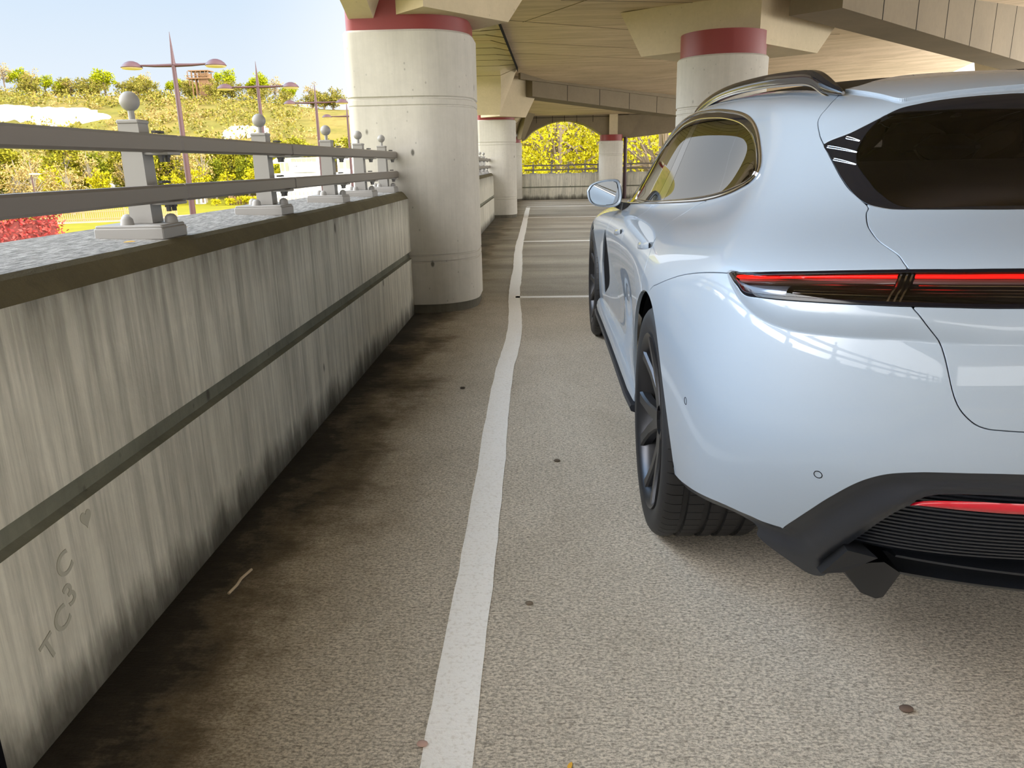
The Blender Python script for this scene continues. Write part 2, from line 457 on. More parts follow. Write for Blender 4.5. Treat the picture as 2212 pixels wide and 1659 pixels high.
# parapet along the left side, in bays between the columns; a groove runs along it and the top edge is chamfered
def parapet(name, y0, y1, parent_kind=True):
    face = [(X_IN, -.02), (X_IN, .437)]; gro = [(X_IN, .437), (X_IN - .020, .447), (X_IN - .020, .486), (X_IN, .497)]
    up = [(X_IN, .497), (X_IN, .898)]; ch = [(X_IN, .898), (X_IN - .035, .942)]; top = [(X_IN - .035, .942), (X_IN - .05, .952), (X_OUT, .965), (X_OUT, .0), (X_OUT, -3.0)]
    def strip(nm, pts, m, par, ang=40):
        n = 2; V = [(x, y, z) for y in (y0, y1) for x, z in pts]; q = len(pts)
        Fc = [(i, q + i, q + i + 1, i + 1) for i in range(q - 1)]
        return mesh_obj(nm, V, Fc, m, par, ang)
    allp = [(X_IN, -.02), (X_IN, .437), (X_IN - .02, .447), (X_IN - .02, .486), (X_IN, .497), (X_IN, .898), (X_IN - .035, .942), (X_IN - .05, .952), (X_OUT, .965), (X_OUT, -3.0), (X_OUT + .05, -3.0), (X_OUT + .05, -.02)]
    w = strip(name, face, wall_mat, None, 0)
    V = [(x, y, z) for y in (y0, y1) for x, z in allp]; q = len(allp)
    w.data.clear_geometry()
    Fc = [(i, q + i, q + (i + 1) % q, (i + 1) % q) for i in range(q)] + [tuple(range(q)), tuple(range(2 * q - 1, q - 1, -1))]
    w.data.from_pydata(V, [], Fc); w.data.update()
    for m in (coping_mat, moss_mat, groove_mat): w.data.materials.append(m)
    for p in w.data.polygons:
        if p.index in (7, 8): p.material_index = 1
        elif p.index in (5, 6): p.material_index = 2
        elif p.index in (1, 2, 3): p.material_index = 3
    return struct(w)
wall_left = parapet('wall_left', -11.5, 6.25)
parapet('wall_left', 6.95, 17.1)
parapet('wall_left', 17.8, 25.2)
# joint in the wall at the very left, and faint old scrawl: four letters and a heart
jt = MB().box((X_IN + .001, 1.16, .22), (.004, .014, .44)).build('wall_joint', gap_black, wall_left, 0)
scrawl = mat('faint_scrawl', (.36, .345, .28), .9)
for ch, y, z, s in (('T', 1.352, .205, .075), ('C', 1.405, .238, .075), ('3', 1.445, .275, .075), ('C', 1.445, .345, .075)):
    c = bpy.data.curves.new('wall_letter', 'FONT'); c.body = ch; c.size = s; c.extrude = .0006; c.offset = .001; c.align_x = 'CENTER'
    o = bpy.data.objects.new('wall_letter', c); link(o, wall_left); c.materials.append(scrawl)
    o.location = (X_IN + .0014, y, z - .03); o.rotation_euler = (PI / 2, -.35, PI / 2)
hp = [(.5 * (16 * math.sin(t) ** 3) / 16, (13 * math.cos(t) - 5 * math.cos(2 * t) - 2 * math.cos(3 * t) - math.cos(4 * t)) / 32) for t in np.linspace(0, 2 * PI, 40, endpoint=False)]
MB().prism([(x * .040, y * .046) for x, y in hp], 0, .0012, Matrix.Translation((X_IN + .0006, 1.537, .399)) @ Matrix.Rotation(PI / 2, 4, 'Z') @ Matrix.Rotation(PI / 2, 4, 'X')).build('heart_mark', scrawl, wall_left, 0)

def rrect(hx, hy, r, n=9, rl=None):
    """outline with corner radius r, or rl on the left-hand corners"""
    rl = r if rl is None else rl; P = []
    for sx, sy, q, a in ((1, 1, r, 0), (-1, 1, rl, PI / 2), (-1, -1, rl, PI), (1, -1, r, 1.5 * PI)):
        cx, cy = sx * (hx - q), sy * (hy - q)
        P += [(cx + q * math.cos(a + PI / 2 * i / n), cy + q * math.sin(a + PI / 2 * i / n)) for i in range(n + 1)]
    return P
def column(c, hx, hy, r, k=1.0, rl=None):
    lv = [(.07, -.0), (.073, .0), (.40, 0), (.405, -.007), (.412, -.007), (.417, 0), (.448, 0), (.453, -.008), (.461, -.008), (.466, 0), (1.565, 0), (1.570, -.007), (1.577, -.007), (1.582, 0), (1.618, 0), (1.624, -.010), (1.634, -.010), (1.642, .002), (2.085, .004), (2.10, -.010)]
    col = empty('column', (c[0], c[1], 0)); struct(col)
    def loft(nm, L, m):
        V = []; n = 0
        for z, d in L:
            q = rrect(hx + d, hy + d, r + d, 9, None if rl is None else rl + d); n = len(q); V += [(x, y, z * k) for x, y in q]
        Fc = [(a * n + i, a * n + (i + 1) % n, (a + 1) * n + (i + 1) % n, (a + 1) * n + i) for a in range(len(L) - 1) for i in range(n)]
        Fc += [tuple(range(n - 1, -1, -1)), tuple((len(L) - 1) * n + i for i in range(n))]
        return mesh_obj(nm, V, Fc, m, col, 35)
    loft('shaft', lv, column_mat); loft('plinth', [(0, -.012), (.072, -.012)], plinth_mat)
    loft('red_band', [(2.095, -.022), (2.32, -.022)], red_band)
    return col
column((-.995, 6.60), .465, .545, .40, 1.0, .09)
column((-.965, 17.45), .41, .45, .30, .965, .09)
column((-.98, 25.15), .36, .40, .3, .83)
column((1.805, 8.30), .435, .435, .43)
column((2.16, 25.15), .365, .40, .30, .83)
column((8.6, 15.0), .435, .435, .43)
column((-.985, -9.6), .455, .545, .40)

def capital(bot, top, zb, zt, name='capital', m=None):
    V = [(x, y, zb) for x, y in bot] + [(x, y, zt) for x, y in top]; n = len(bot)
    Fc = [(i, (i + 1) % n, n + (i + 1) % n, n + i) for i in range(n)] + [tuple(range(n - 1, -1, -1)), tuple(range(n, 2 * n))]
    o = mesh_obj(name, V, Fc, m or cap_mat, None, 0)
    me = o.data; bm = bmesh.new(); bm.from_mesh(me); bmesh.ops.recalc_face_normals(bm, faces=bm.faces); bm.to_mesh(me); bm.free()
    return struct(o)
def corbel(M, L, R, zb, zt, kl, kr):
    """corner M towards us, L and R the ends of its two lower edges; the ends slope outwards by kl and kr at the top"""
    M, L, R = (Vector((*p, 0)) for p in (M, L, R)); dl, dr = (L - M).normalized(), (R - M).normalized()
    bot = [M, R, L + R - M, L]; top = [M, R + dr * kr, L + R - M + dl * kl + dr * kr, L + dl * kl]
    return capital([p.xy for p in bot], [p.xy for p in top], zb, zt)
corbel((2.08, 8.01), (1.065, 8.842), (2.93, 8.92), 2.20, 2.66, .27, .60)
corbel((-.81, 5.81), (-1.30, 6.36), (-.25, 6.52), 2.20, 2.66, .05, .45)
corbel((-.85, 16.62), (-1.35, 17.1), (-.33, 17.32), 2.075, 2.99, .1, .75)
corbel((8.6, 14.3), (7.8, 15.0), (9.3, 15.0), 2.20, 3.3, .2, .2)
# diagonal ribs: panelled faces between the column heads
def rib(P, Q, zp, zq, th, ztop, name='beam'):
    P, Q = Vector((*P, 0)), Vector((*Q, 0)); d = (Q - P).normalized(); nrm = Vector((-d.y, d.x, 0)) * th
    V = []
    for p, z in ((P, zp), (Q, zq)):
        V += [(p.x, p.y, z), (p.x, p.y, ztop), (p.x + nrm.x, p.y + nrm.y, ztop), (p.x + nrm.x, p.y + nrm.y, z)]
    o = mesh_obj(name, V, [(0, 1, 5, 4), (1, 2, 6, 5), (2, 3, 7, 6), (3, 0, 4, 7), (0, 3, 2, 1), (4, 5, 6, 7)], beam_mat, None, 0)
    bm = bmesh.new(); bm.from_mesh(o.data); bmesh.ops.recalc_face_normals(bm, faces=bm.faces); bm.to_mesh(o.data); bm.free()
    L = (Q - P).length; n = int(L / .95)
    for i in range(1, n):
        p = P + d * (L * i / n); zb = zp + (zq - zp) * i / n
        MB().box((p.x, p.y, (zb + ztop) / 2), (.012, .006, ztop - zb), math.atan2(d.y, d.x)).build('panel_joint', gap_black, o, 0)
    return struct(o)
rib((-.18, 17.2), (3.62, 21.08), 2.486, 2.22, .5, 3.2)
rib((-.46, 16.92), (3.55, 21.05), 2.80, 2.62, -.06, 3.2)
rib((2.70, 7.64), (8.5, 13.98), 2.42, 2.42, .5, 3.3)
# perimeter beam with a segmental arch between the left columns
def arch_beam(inner, xo, ztop, xtop, name='beam', m=None):
    D = catmull(inner, 5); n = len(D); V = []
    for x, y, z in D: V += [(x, y, z), (xo, y, z), (xtop, y, ztop(y)), (xo, y, ztop(y))]
    Fc = []
    for i in range(n - 1):
        a, b = 4 * i, 4 * i + 4
        Fc += [(a, a + 1, b + 1, b), (a, b, b + 2, a + 2), (a + 1, a + 3, b + 3, b + 1)]
    o = mesh_obj(name, V, Fc, m or cap_mat, None, 25); struct(o)
    L = D[:, 1]
    for k in range(1, 11):
        y = L[0] + (L[-1] - L[0]) * k / 11; x, z = np.interp(y, L, D[:, 0]), np.interp(y, L, D[:, 2])
        MB().tube([(xo + .02, y, z - .001), (x, y, z - .001), (xtop + .001, y, ztop(y) - .08)], .006, 4).build('panel_joint', beam_mat, o, 0)
    MB().add([(xtop + .004, y, z) for y in (L[0] + .3, L[-1] - .1) for z in (ztop(y) - .12, ztop(y) + .1)], [(0, 1, 3, 2)]).build('shadow_strip', gap_black, o, 0)  # flat black strip painting the shaded line under the slab
    return o
zt_ = lambda y: slab_z(-.5, y) + .02
inner1 = [(-.86, 7.1, 2.12), (-.82, 7.35, 2.36), (-.76, 8.1, 2.50), (-.71, 9.07, 2.565), (-.70, 11.06, 2.755), (-.70, 12.8, 2.80), (-.75, 15.0, 2.835), (-.78, 16.0, 2.70), (-.80, 16.32, 2.475), (-.85, 16.6, 2.1)]
arch_beam(inner1, X_OUT, zt_, -.46)
inner0 = [(-1.22, 6.25, 2.12), (-1.215, 6.05, 2.19), (-1.21, 5.75, 2.30), (-1.20, 5.2, 2.45), (-1.15, 4, 2.58), (-1.1, 2.0, 2.60), (-1.1, -2, 2.60), (-1.1, -6, 2.58), (-1.15, -8.3, 2.4), (-1.15, -9.0, 2.12)][::-1]
arch_beam(inner0, -1.40, zt_, -1.02)
inner2 = [(-.85, 17.9, 2.05), (-.80, 18.3, 2.3), (-.76, 19.5, 2.5), (-.74, 21.5, 2.52), (-.76, 23.5, 2.4), (-.8, 24.4, 2.15), (-.85, 24.8, 1.85)]
arch_beam(inner2, X_OUT, lambda y: slab_z(-.5, y) + .02, -.46)
# end of the deck: low wall, arched beams and their piers
ew = MB(); prof = [(25.2, -.05), (25.2, .37), (25.212, .376), (25.212, .40), (25.2, .408), (25.2, .78), (25.22, .80), (25.6, .80), (25.6, -3), (25.55, -3), (25.55, -.05)]
V = [(x, y, z) for x in (-1.3, 9.5) for y, z in prof]; q = len(prof)
o = mesh_obj('wall_back', V, [(i, (i + 1) % q, q + (i + 1) % q, q + i) for i in range(q)] + [tuple(range(q - 1, -1, -1)), tuple(range(q, 2 * q))], wall_mat, None, 0)
struct(o); o.data.materials.append(groove_mat)
for p in o.data.polygons:
    if p.index in (1, 2, 3): p.material_index = 1
def end_arch(name, curve, y0, y1, ztop):
    D = catmull([(x, 0, z) for x, z in curve], 5); n = len(D); V = []
    for x, _, z in D: V += [(x, y0, z), (x, y0, ztop), (x, y1, z), (x, y1, ztop)]
    Fc = []
    for i in range(n - 1):
        a, b = 4 * i, 4 * i + 4
        Fc += [(a, b, b + 1, a + 1), (a, a + 2, b + 2, b), (a + 2, a + 3, b + 3, b + 2)]
    return struct(mesh_obj(name, V, Fc, beam_mat, None, 25))
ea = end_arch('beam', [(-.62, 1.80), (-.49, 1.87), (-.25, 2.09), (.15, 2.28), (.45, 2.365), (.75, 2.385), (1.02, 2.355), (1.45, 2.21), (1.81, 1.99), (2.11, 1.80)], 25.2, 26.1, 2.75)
for x in (-.15, .35, .72, 1.1, 1.6): MB().box((x, 25.198, 2.43), (.012, .008, .22)).build('panel_joint', gap_black, ea, 0)
MB().box((.8, 25.196, 2.475), (3.2, .012, .012)).build('panel_joint', gap_black, ea, 0)
end_arch('beam', [(2.70, 1.83), (3.2, 1.88), (3.9, 1.95), (5.0, 2.08), (6.5, 2.2), (8.5, 2.25), (9.5, 2.2)], 25.25, 26.0, 2.75)
capital([(2.10, 25.12), (2.36, 25.10), (2.36, 25.9), (2.10, 25.9)], [(2.10, 25.12), (2.36, 25.10), (2.36, 25.9), (2.10, 25.9)], 1.80, 2.75)
capital([(2.36, 25.15), (2.72, 25.15), (2.72, 25.9), (2.36, 25.9)], [(2.36, 25.15), (3.10, 25.15), (3.10, 25.9), (2.36, 25.9)], 1.83, 2.5, m=beam_mat)
capital([(-.62, 24.5), (-.52, 24.7), (-.62, 25.2), (-.9, 25.2)], [(-.40, 23.8), (-.10, 24.4), (-.30, 25.2), (-.9, 25.2)], 1.84, 2.75, m=beam_mat)
pipe = MB().tube([(2.60, 25.05, -.05), (2.60, 25.05, 1.85)], .055, 10).build('drainpipe', mat('pipe_maroon', (.05, .02, .025), .5))
tag(pipe, 'dark maroon drainpipe beside the far right concrete column', 'pipe')
# right and rear edges of the deck, seen only in reflections
struct(MB().box((9.4, 6.8, .42), (.3, 37.8, .85)).build('wall_right', wall_mat, None, 0))
struct(MB().box((4.0, -11.6, .45), (11.0, .3, .95)).build('wall_front', wall_mat, None, 0))
for x, y in ((8.7, 1.5), (8.7, -5.5), (3.6, -9.0)): column((x, y), .435, .435, .43)

# painted bay lines
def painted_line(path, w, n, rag, label, seed):
    rnd = random.Random(seed); V = []; a = 0.0; b = 0.0
    P = catmull([(x, y, 0) for x, y in path], n)
    for i, p in enumerate(P):
        q0, q1 = P[max(0, i - 1)], P[min(len(P) - 1, i + 1)]; d = Vector(q1 - q0).normalized(); t = Vector((-d.y, d.x, 0))
        a = a * .6 + rnd.uniform(-rag, rag); b = b * .6 + rnd.uniform(-rag, rag)
        for s, e in ((w / 2, a), (-w / 2, b)):
            v = Vector(p) + t * (s + e); V += [(v.x, v.y, .0), (v.x, v.y, .003)]
    m = len(P); Fc = []
    for i in range(m - 1):
        c, e = 4 * i, 4 * i + 4
        Fc += [(c + 1, e + 1, e + 3, c + 3), (c, c + 1, e + 1, e)[::-1], (c + 2, c + 3, e + 3, e + 2)]
    o = mesh_obj('trim_%d' % seed, V, Fc, line_mat, None, 0)
    return struct(o, label)
painted_line([(-.165, -2.0), (-.185, .2), (-.20, 1.25), (-.205, 2.6), (-.225, 4.0), (-.205, 5.4), (-.26, 7.0), (-.28, 8.6), (-.33, 11), (-.34, 14), (-.36, 17.5), (-.37, 20.9)], .105, 14, .003, 'long white painted line running along the floor beside the car', 1)
for i, y in enumerate((6.74, 11.75, 17.0, 21.35)):
    painted_line([(-.16 - .012 * y, y + .02), (1.2, y), (3.0, y - .02), (5.0, y - .02)], .085, 8, .004, 'white cross line painted on the floor ahead of the car', 2 + i)

# bulkhead light on the far soffit
lt = empty('ceiling_light', (3.35, 21.0, slab_z(3.35, 21.0) - .03)); tag(lt, 'small oval lit ceiling light on the far soffit', 'ceiling light')
MB().sphere((0, 0, 0), .19, 20, 8, (1.25, .7, .16)).build('diffuser', mat('lit_diffuser', (.9, .88, .8), .4, emit=(1, .95, .8), estr=1.2), lt, 60)
MB().sphere((0, 0, .02), .20, 20, 8, (1.28, .72, .13)).build('housing', post_paint, lt, 60)
MB().tube([(-.2, -.02, .02), (-2.2, -1.0, .045)], .008, 6).build('conduit', beam_mat, lt, 0)

# ------------------------------------------------------------------ guard railing on the parapet
def railing(name, ys, y0, y1, label, x=-1.19, joints=()):
    r = tag(empty(name, (x, (y0 + y1) / 2, .955)), label, 'railing'); oy = (y0 + y1) / 2
    first = None
    for y in ys:
        if first is None:
            p = empty('post', (0, y - oy, 0), 0, r); first = p
            b = MB(); b.add([(-.034, -.034, .04), (.034, -.034, .04), (.034, .034, .04), (-.034, .034, .04), (-.030, -.030, .322), (.030, -.030, .322), (.030, .030, .322), (-.030, .030, .322)], [(0, 1, 5, 4), (1, 2, 6, 5), (2, 3, 7, 6), (3, 0, 4, 7), (4, 5, 6, 7), (3, 2, 1, 0)])
            b.build('shaft', post_paint, p, 0)
            MB().box((0, 0, .327), (.066, .066, .012), 0, .003).build('post_cap', post_paint, p, 30)
            MB().tube([(0, 0, .33), (0, 0, .366)], .009, 10).build('stem', post_paint, p, 30)
            MB().sphere((0, 0, .384), .0275, 24, 16).build('ball_finial', post_paint, p, 60)
            MB().box((-.005, -.03, .014), (.205, .155, .034), 0, .003).build('base_plate', post_paint, p, 30)
            MB().box((-.005, -.03, .034), (.198, .148, .010), 0, .003).build('base_plate', post_paint, p, 30)
            for dx, dy in ((-.02, -.078), (.065, .020), (-.07, .020)):
                MB().lathe([(0, .026), (.010, .024), (.017, .016), (.019, 0)], 14, Matrix.Translation((dx, dy, .039))).build('dome_bolt', post_paint, p, 60)
            for zc in (.268, .126):
                MB().box((.065, .02, zc - .030), (.075, .085, .009), 0, .002).build('bracket', post_paint, p, 30)
                for dy in (.0, .035):
                    MB().lathe([(0, -.020), (.008, -.020), (.008, -.008), (.011, -.008), (.011, 0)], 6, Matrix.Translation((.072, dy, zc - .034))).build('hex_bolt', bolt_dark, p, 20)
                    MB().lathe([(.011, 0), (.011, .007), (0, .008)], 6, Matrix.Translation((.062, dy, zc + .027))).build('hex_bolt', bolt_dark, p, 20)
        else:
            p = copy_tree(first, r); p.location.y = y - oy
    for zc, nm in ((.268, 'top_rail'), (.126, 'lower_rail')):
        e = [y0] + list(joints) + [y1]
        for a, b in zip(e[:-1], e[1:]):
            MB().box((.070, (a + b) / 2 - oy, zc - .002), (.050, b - a - .004, .050), 0, .007).build(nm, rail_paint, r, 30)
    return r
railing('railing', [-8.2, -7.15, -6.1, -5.05, -4.0, -2.93, -1.87, -.80, .26, 1.27, 2.32, 3.38, 4.42, 5.19, 5.95][::1], -9.0, 6.07, 'grey two-bar railing with ball-topped posts on the near parapet, left of the car', joints=(-2.9, 2.42, 3.50))
railing('railing', [7.6 + .98 * i for i in range(10)], 7.1, 17.02, 'grey two-bar railing seen edge-on between the first and second columns')
def end_railing(ys, x0, x1, label):
    r = tag(empty('railing', ((x0 + x1) / 2, 25.4, .80)), label, 'railing'); ox = (x0 + x1) / 2
    first = None
    for x in ys:
        if first is None:
            p = empty('post', (x - ox, 0, 0), 0, r); first = p
            MB().box((0, 0, .15), (.055, .055, .30)).build('shaft', post_paint, p, 0)
            MB().sphere((0, 0, .34), .024, 12, 8).build('ball_finial', post_paint, p, 60)
            MB().box((0, 0, .012), (.20, .16, .03)).build('base_plate', post_paint, p, 0)
        else:
            p = copy_tree(first, r); p.location.x = x - ox
    for zc, nm in ((.252, 'top_rail'), (.118, 'lower_rail')):
        MB().box((0, -.055, zc), (x1 - x0, .045, .045), 0, .006).build(nm, rail_paint, r, 30)
    return r
end_railing([-.27, .32, .845, 1.38, 1.79], -.55, 1.95, 'dark two-bar railing on the far end wall, left of the far right column')
end_railing([2.82, 3.5, 4.2, 4.9, 5.6], 2.5, 6.2, 'dark two-bar railing on the far end wall, right of the drainpipe')

# bits lying about
litter = [((-.255, 1.30), .011, 'small reddish pebble on the white line at the bottom of the picture', (.45, .30, .26), .003), ((.77, 1.42), .014, 'small dark stone on the floor behind the car', (.12, .08, .06), 0), ((.05, 2.86), .012, 'small dark stone beside the white line, ahead of the rear wheel', (.10, .08, .06), 0), ((-.43, 3.9), .013, 'small dark stone on the stained floor left of the white line', (.05, .04, .03), 0), ((-.045, 1.83), .010, 'small dark stone just right of the white line', (.15, .12, .09), 0)]
for (x, y), s, lb, c, z in litter:
    o = MB().sphere((0, 0, s * .35), s, 10, 6, (1.1, .8, .45)).build('stone', mat('stone_%d' % int(x * 1000 + 5000), c, .8), None, 40)
    o.location = (x, y, z); tag(o, lb, 'stone')
tw = MB()
tw.tube([(-.88, 1.86, .012), (-.872, 1.90, .014), (-.875, 1.94, .012), (-.86, 1.985, .016)], .004, 6)
tag(tw.build('twig', mat('pale_twig', (.45, .36, .25), .9), None, 40), 'pale broken twig lying in the dirt at the foot of the left wall', 'twig')
def fallen_leaf(loc, rz, s, label):
    V = [(-.5, 0, 0), (-.2, .2, .05), (.2, .16, .06), (.5, 0, .02), (.2, -.17, .04), (-.2, -.2, .03), (0, 0, .0)]
    V += [(x, y, z + .04) for x, y, z in V]
    Fc = [(i, (i + 1) % 6, 6) for i in range(6)] + [((i + 1) % 6 + 7, i + 7, 13) for i in range(6)] + [(i, (i + 1) % 6, (i + 1) % 6 + 7, i + 7)[::-1] for i in range(6)]
    o = mesh_obj('fallen_leaf', [(x * s, y * s, z * s) for x, y, z in V], Fc, mat('orange_leaf', (.75, .42, .05), .7), None, 40)
    o.location = loc; o.rotation_euler = (0, 0, rz); tag(o, label, 'leaf')
fallen_leaf((-1.135, 2.10, .957), .3, .030, 'orange dead leaf on the parapet in front of the nearest railing post')
fallen_leaf((-1.15, 1.50, .957), .2, .035, 'orange dead leaf on the parapet at the left edge of the picture')
fallen_leaf((-1.21, 2.60, .958), .9, .025, 'orange dead leaf on the parapet just beyond the nearest railing post')
fallen_leaf((.045, 1.25, .001), 1.2, .022, 'orange dead leaf on the floor right of the white line')
# ------------------------------------------------------------------ outside: lawn, hill, planting, lamps, buildings
GZ = -3.0
def ground_patch(name, P, m, dz=0.0, kind='structure'):
    o = MB().prism([(x, y) for x, y in P], GZ - .3 + dz, GZ + dz).build(name, m, None, 0); return tag(o, kind=kind)
ground_patch('lawn', [(-260, -60), (-1.6, -60), (-1.6, 25.7), (60, 25.7), (60, 330), (-260, 330)], lawn_mat)
ground_patch('path', [(-62, 54.5), (-36, 66), (-30, 76), (-27, 97), (-28.5, 97), (-32, 78), (-37.5, 68), (-63, 57.5)], pink_path, .02)
ground_patch('path', [(-37, 40), (-29.5, 51.5), (-24, 48), (-30, 36)], pink_path, .025)
for i, x in enumerate((-30.3, -27.6)):
    tag(ground_patch('parking_stripe', [(x - .6, 47.0), (x + .5, 51.2), (x + 1.5, 50.7), (x + .5, 46.5)], yellow_paint, .04), ('left' if i == 0 else 'right') + ' yellow stripe painted on the pink path beyond the red hedge', kind='structure')

def hill_z(x, y):
    t = min(1, max(0, (y - 105) / 85.0)); s = t * t * (3 - 2 * t)
    H = 15.5 + 5.2 * min(1, max(0, (-x - 62) / 50.0)) + .8 * math.sin(x * .07) + .5 * math.sin(x * .19 + 1)
    return GZ - .1 + s * (H + 2.2) + .5 * math.sin(x * .11 + y * .09) * t
nxh, nyh = 60, 34
V = [(x, y, hill_z(x, y)) for y in np.linspace(104, 300, nyh) for x in np.linspace(-240, 40, nxh)]
tag(mesh_obj('hillside', V, [(j * nxh + i, j * nxh + i + 1, (j + 1) * nxh + i + 1, (j + 1) * nxh + i) for j in range(nyh - 1) for i in range(nxh - 1)], hill_mat, None, 60), kind='structure')
def chalk(name, x0, x1, lo, hi, label, seed):
    rnd = random.Random(seed); n = 60; m = 7; V = []
    for i in range(n + 1):
        x = x0 + (x1 - x0) * i / n; e = min(1, (i + .3) / 3, (n - i + .3) / 6)
        a = lo(x) + rnd.uniform(-1.6, 1.6) + 1.5 * math.sin(x * .35); b = hi(x) + rnd.uniform(-.8, .8) + .8 * math.sin(x * .21); mid = (a + b) / 2
        for j in range(m + 1):
            y = mid + (a + (b - a) * j / m - mid) * e
            V.append((x, y - .3, hill_z(x, y) + .35 + rnd.uniform(-.15, .15) * (0 < j < m)))
    Fc = [(i * (m + 1) + j, (i + 1) * (m + 1) + j, (i + 1) * (m + 1) + j + 1, i * (m + 1) + j + 1) for i in range(n) for j in range(m)]
    o = mesh_obj(name, V, Fc, chalk_mat, None, 40)
    md = o.modifiers.new('depth', 'SOLIDIFY'); md.thickness = .5
    return tag(o, label, 'cliff')
chalk('chalk_cliff', -152, -87, lambda x: 154.5 + .03 * (x + 120), lambda x: 165.5 + .02 * (x + 120), 'upper band of bare white chalk cliff across the hill on the left', 3)
chalk('chalk_cliff', -122, -86, lambda x: 148.5, lambda x: 152.0, 'lower, narrower band of white chalk on the hill', 4)
chalk('chalk_cliff', -60, -52, lambda x: 150.0, lambda x: 154.0, 'small bare chalk scar among the scrub, right of the timber tower', 5)

def leaves(mb, c, r, n, size, rnd, sq=(1, 1, 1), shell=.55):
    for _ in range(n):
        while True:
            d = Vector((rnd.gauss(0, 1), rnd.gauss(0, 1), rnd.gauss(0, 1)))
            if d.length > .1: break
        d.normalize(); k = r * (shell + (1 - shell) * rnd.random())
        p = Vector(c) + Vector((d.x * sq[0], d.y * sq[1], d.z * sq[2])) * k
        a = Vector((rnd.gauss(0, 1), rnd.gauss(0, 1), rnd.gauss(0, 1))).normalized(); b = a.cross(d + Vector((0, 0, .3))).normalized(); a = b.cross(a).normalized()
        s = size * rnd.uniform(.6, 1.3)
        mb.add([p - a * s, p - b * s * .55, p + a * s, p + b * s * .55], [(0, 1, 2, 3)])
def make_tree(name, label, cat, group, crown_mat, trunk_mat, H, R, seed, clumps=26, per=42, size=.16, base=.3, sq=(1, 1, 1), twig=8, shape='round'):
    rnd = random.Random(seed); t = empty(name, (0, 0, -500)); tag(t, label, cat, group)
    cz = H * (base + 1) / 2; rz = H * (1 - base) / 2
    mb = MB(); tips = []
    for i in range(clumps):
        a = rnd.uniform(0, 2 * PI); u = rnd.uniform(-1, 1); k = rnd.uniform(.35, .85)
        w = math.sqrt(1 - u * u)
        if shape == 'tall': w *= .8
        c = (R * k * w * math.cos(a), R * k * w * math.sin(a), cz + rz * k * u * 1.0)
        tips.append(c); leaves(mb, c, R * rnd.uniform(.26, .42), per, size, rnd, (1, 1, .8), .3)
    mb.build('crown', crown_mat, t, 0)
    tr = MB(); tr.tube([(0, 0, 0), (rnd.uniform(-.05, .05) * R, 0, H * .3), (rnd.uniform(-.08, .08) * R, 0, H * .62), (0, 0, H * .85)], [R * .075, R * .06, R * .04, R * .012], 7)
    for i in range(twig):
        c = Vector(tips[i % len(tips)]); z0 = H * rnd.uniform(.25, .6)
        tr.tube([(0, 0, z0), (c.x * .5, c.y * .5, (z0 + c.z) / 2 + .05 * H), tuple(c)], [R * .028, R * .018, R * .006], 5)
    tr.build('trunk', trunk_mat, t, 0)
    return t
def plant(proto, spots, seed, first=True):
    rnd = random.Random(seed)
    for i, (x, y, z, s) in enumerate(spots):
        t = proto if (first and i == 0) else copy_tree(proto)
        t.location = (x, y, z); t.rotation_euler = (0, 0, rnd.uniform(0, 6.28)); q = s * rnd.uniform(.92, 1.08); t.scale = (s, s, q)
rnd = random.Random(11)
def spots(n, x0, x1, y0, y1, s0, s1, zf): 
    out = []
    for i in range(n):
        x = x0 + (x1 - x0) * (i + rnd.uniform(.1, .9)) / n; y = rnd.uniform(y0, y1); out.append((x, y, zf(x, y), rnd.uniform(s0, s1)))
    return out
# trees along the crest
cr_a = make_tree('crest_tree', 'bright green round tree on the skyline of the hill', 'tree', 'green trees on the hill crest', leaf_lime, bark, 6.0, 2.9, 21, per=70, size=.20)
plant(cr_a, spots(24, -168, -56, 186, 196, .65, 1.15, hill_z), 1)
cr_b = make_tree('crest_tree', 'thin brownish budding tree on the skyline of the hill', 'tree', 'budding trees on the hill crest', leaf_tan, bark, 6.4, 2.2, 22, clumps=18, per=22, size=.18, twig=16)
plant(cr_b, spots(15, -170, -50, 186, 198, .7, 1.15, hill_z), 2)
cr_c = make_tree('crest_tree', 'low olive bushy tree on the skyline of the hill', 'tree', 'olive trees on the hill crest', leaf_olive, bark, 4.4, 3.2, 23, per=70, size=.20, base=.12)
plant(cr_c, spots(34, -175, -45, 180, 194, .7, 1.1, hill_z), 3)
# uncountable scrub over the slope
sc = MB(); r2 = random.Random(5)
for i in range(900):
    y = 112 + 76 * r2.random() ** .8; x = -(.30 + .52 * r2.random()) * y
    if -152 < x < -86 and 153 < y < 166.5: continue
    z = hill_z(x, y); s = r2.uniform(.8, 2.0)
    leaves(sc, (x, y, z + s * .45), s, 28, .23 * s ** .5, r2, (1.2, 1, .8), .35)
sc = sc.build('hillside_scrub', leaf_olive, None, 0); tag(sc, 'olive and straw-coloured scrub covering the hillside', 'scrub', kind='stuff')
sc2 = MB()
for i in range(420):
    y = 112 + 72 * r2.random(); x = -(.28 + .50 * r2.random()) * y
    if -152 < x < -86 and 153 < y < 166.5: continue
    z = hill_z(x, y); s = r2.uniform(.7, 1.6); leaves(sc2, (x, y, z + s * .45), s, 26, .22 * s ** .5, r2, (1.2, 1, .8), .35)
sc2 = sc2.build('budding_scrub', leaf_tan, None, 0); tag(sc2, 'pale budding bushes scattered between the olive scrub', 'scrub', kind='stuff')
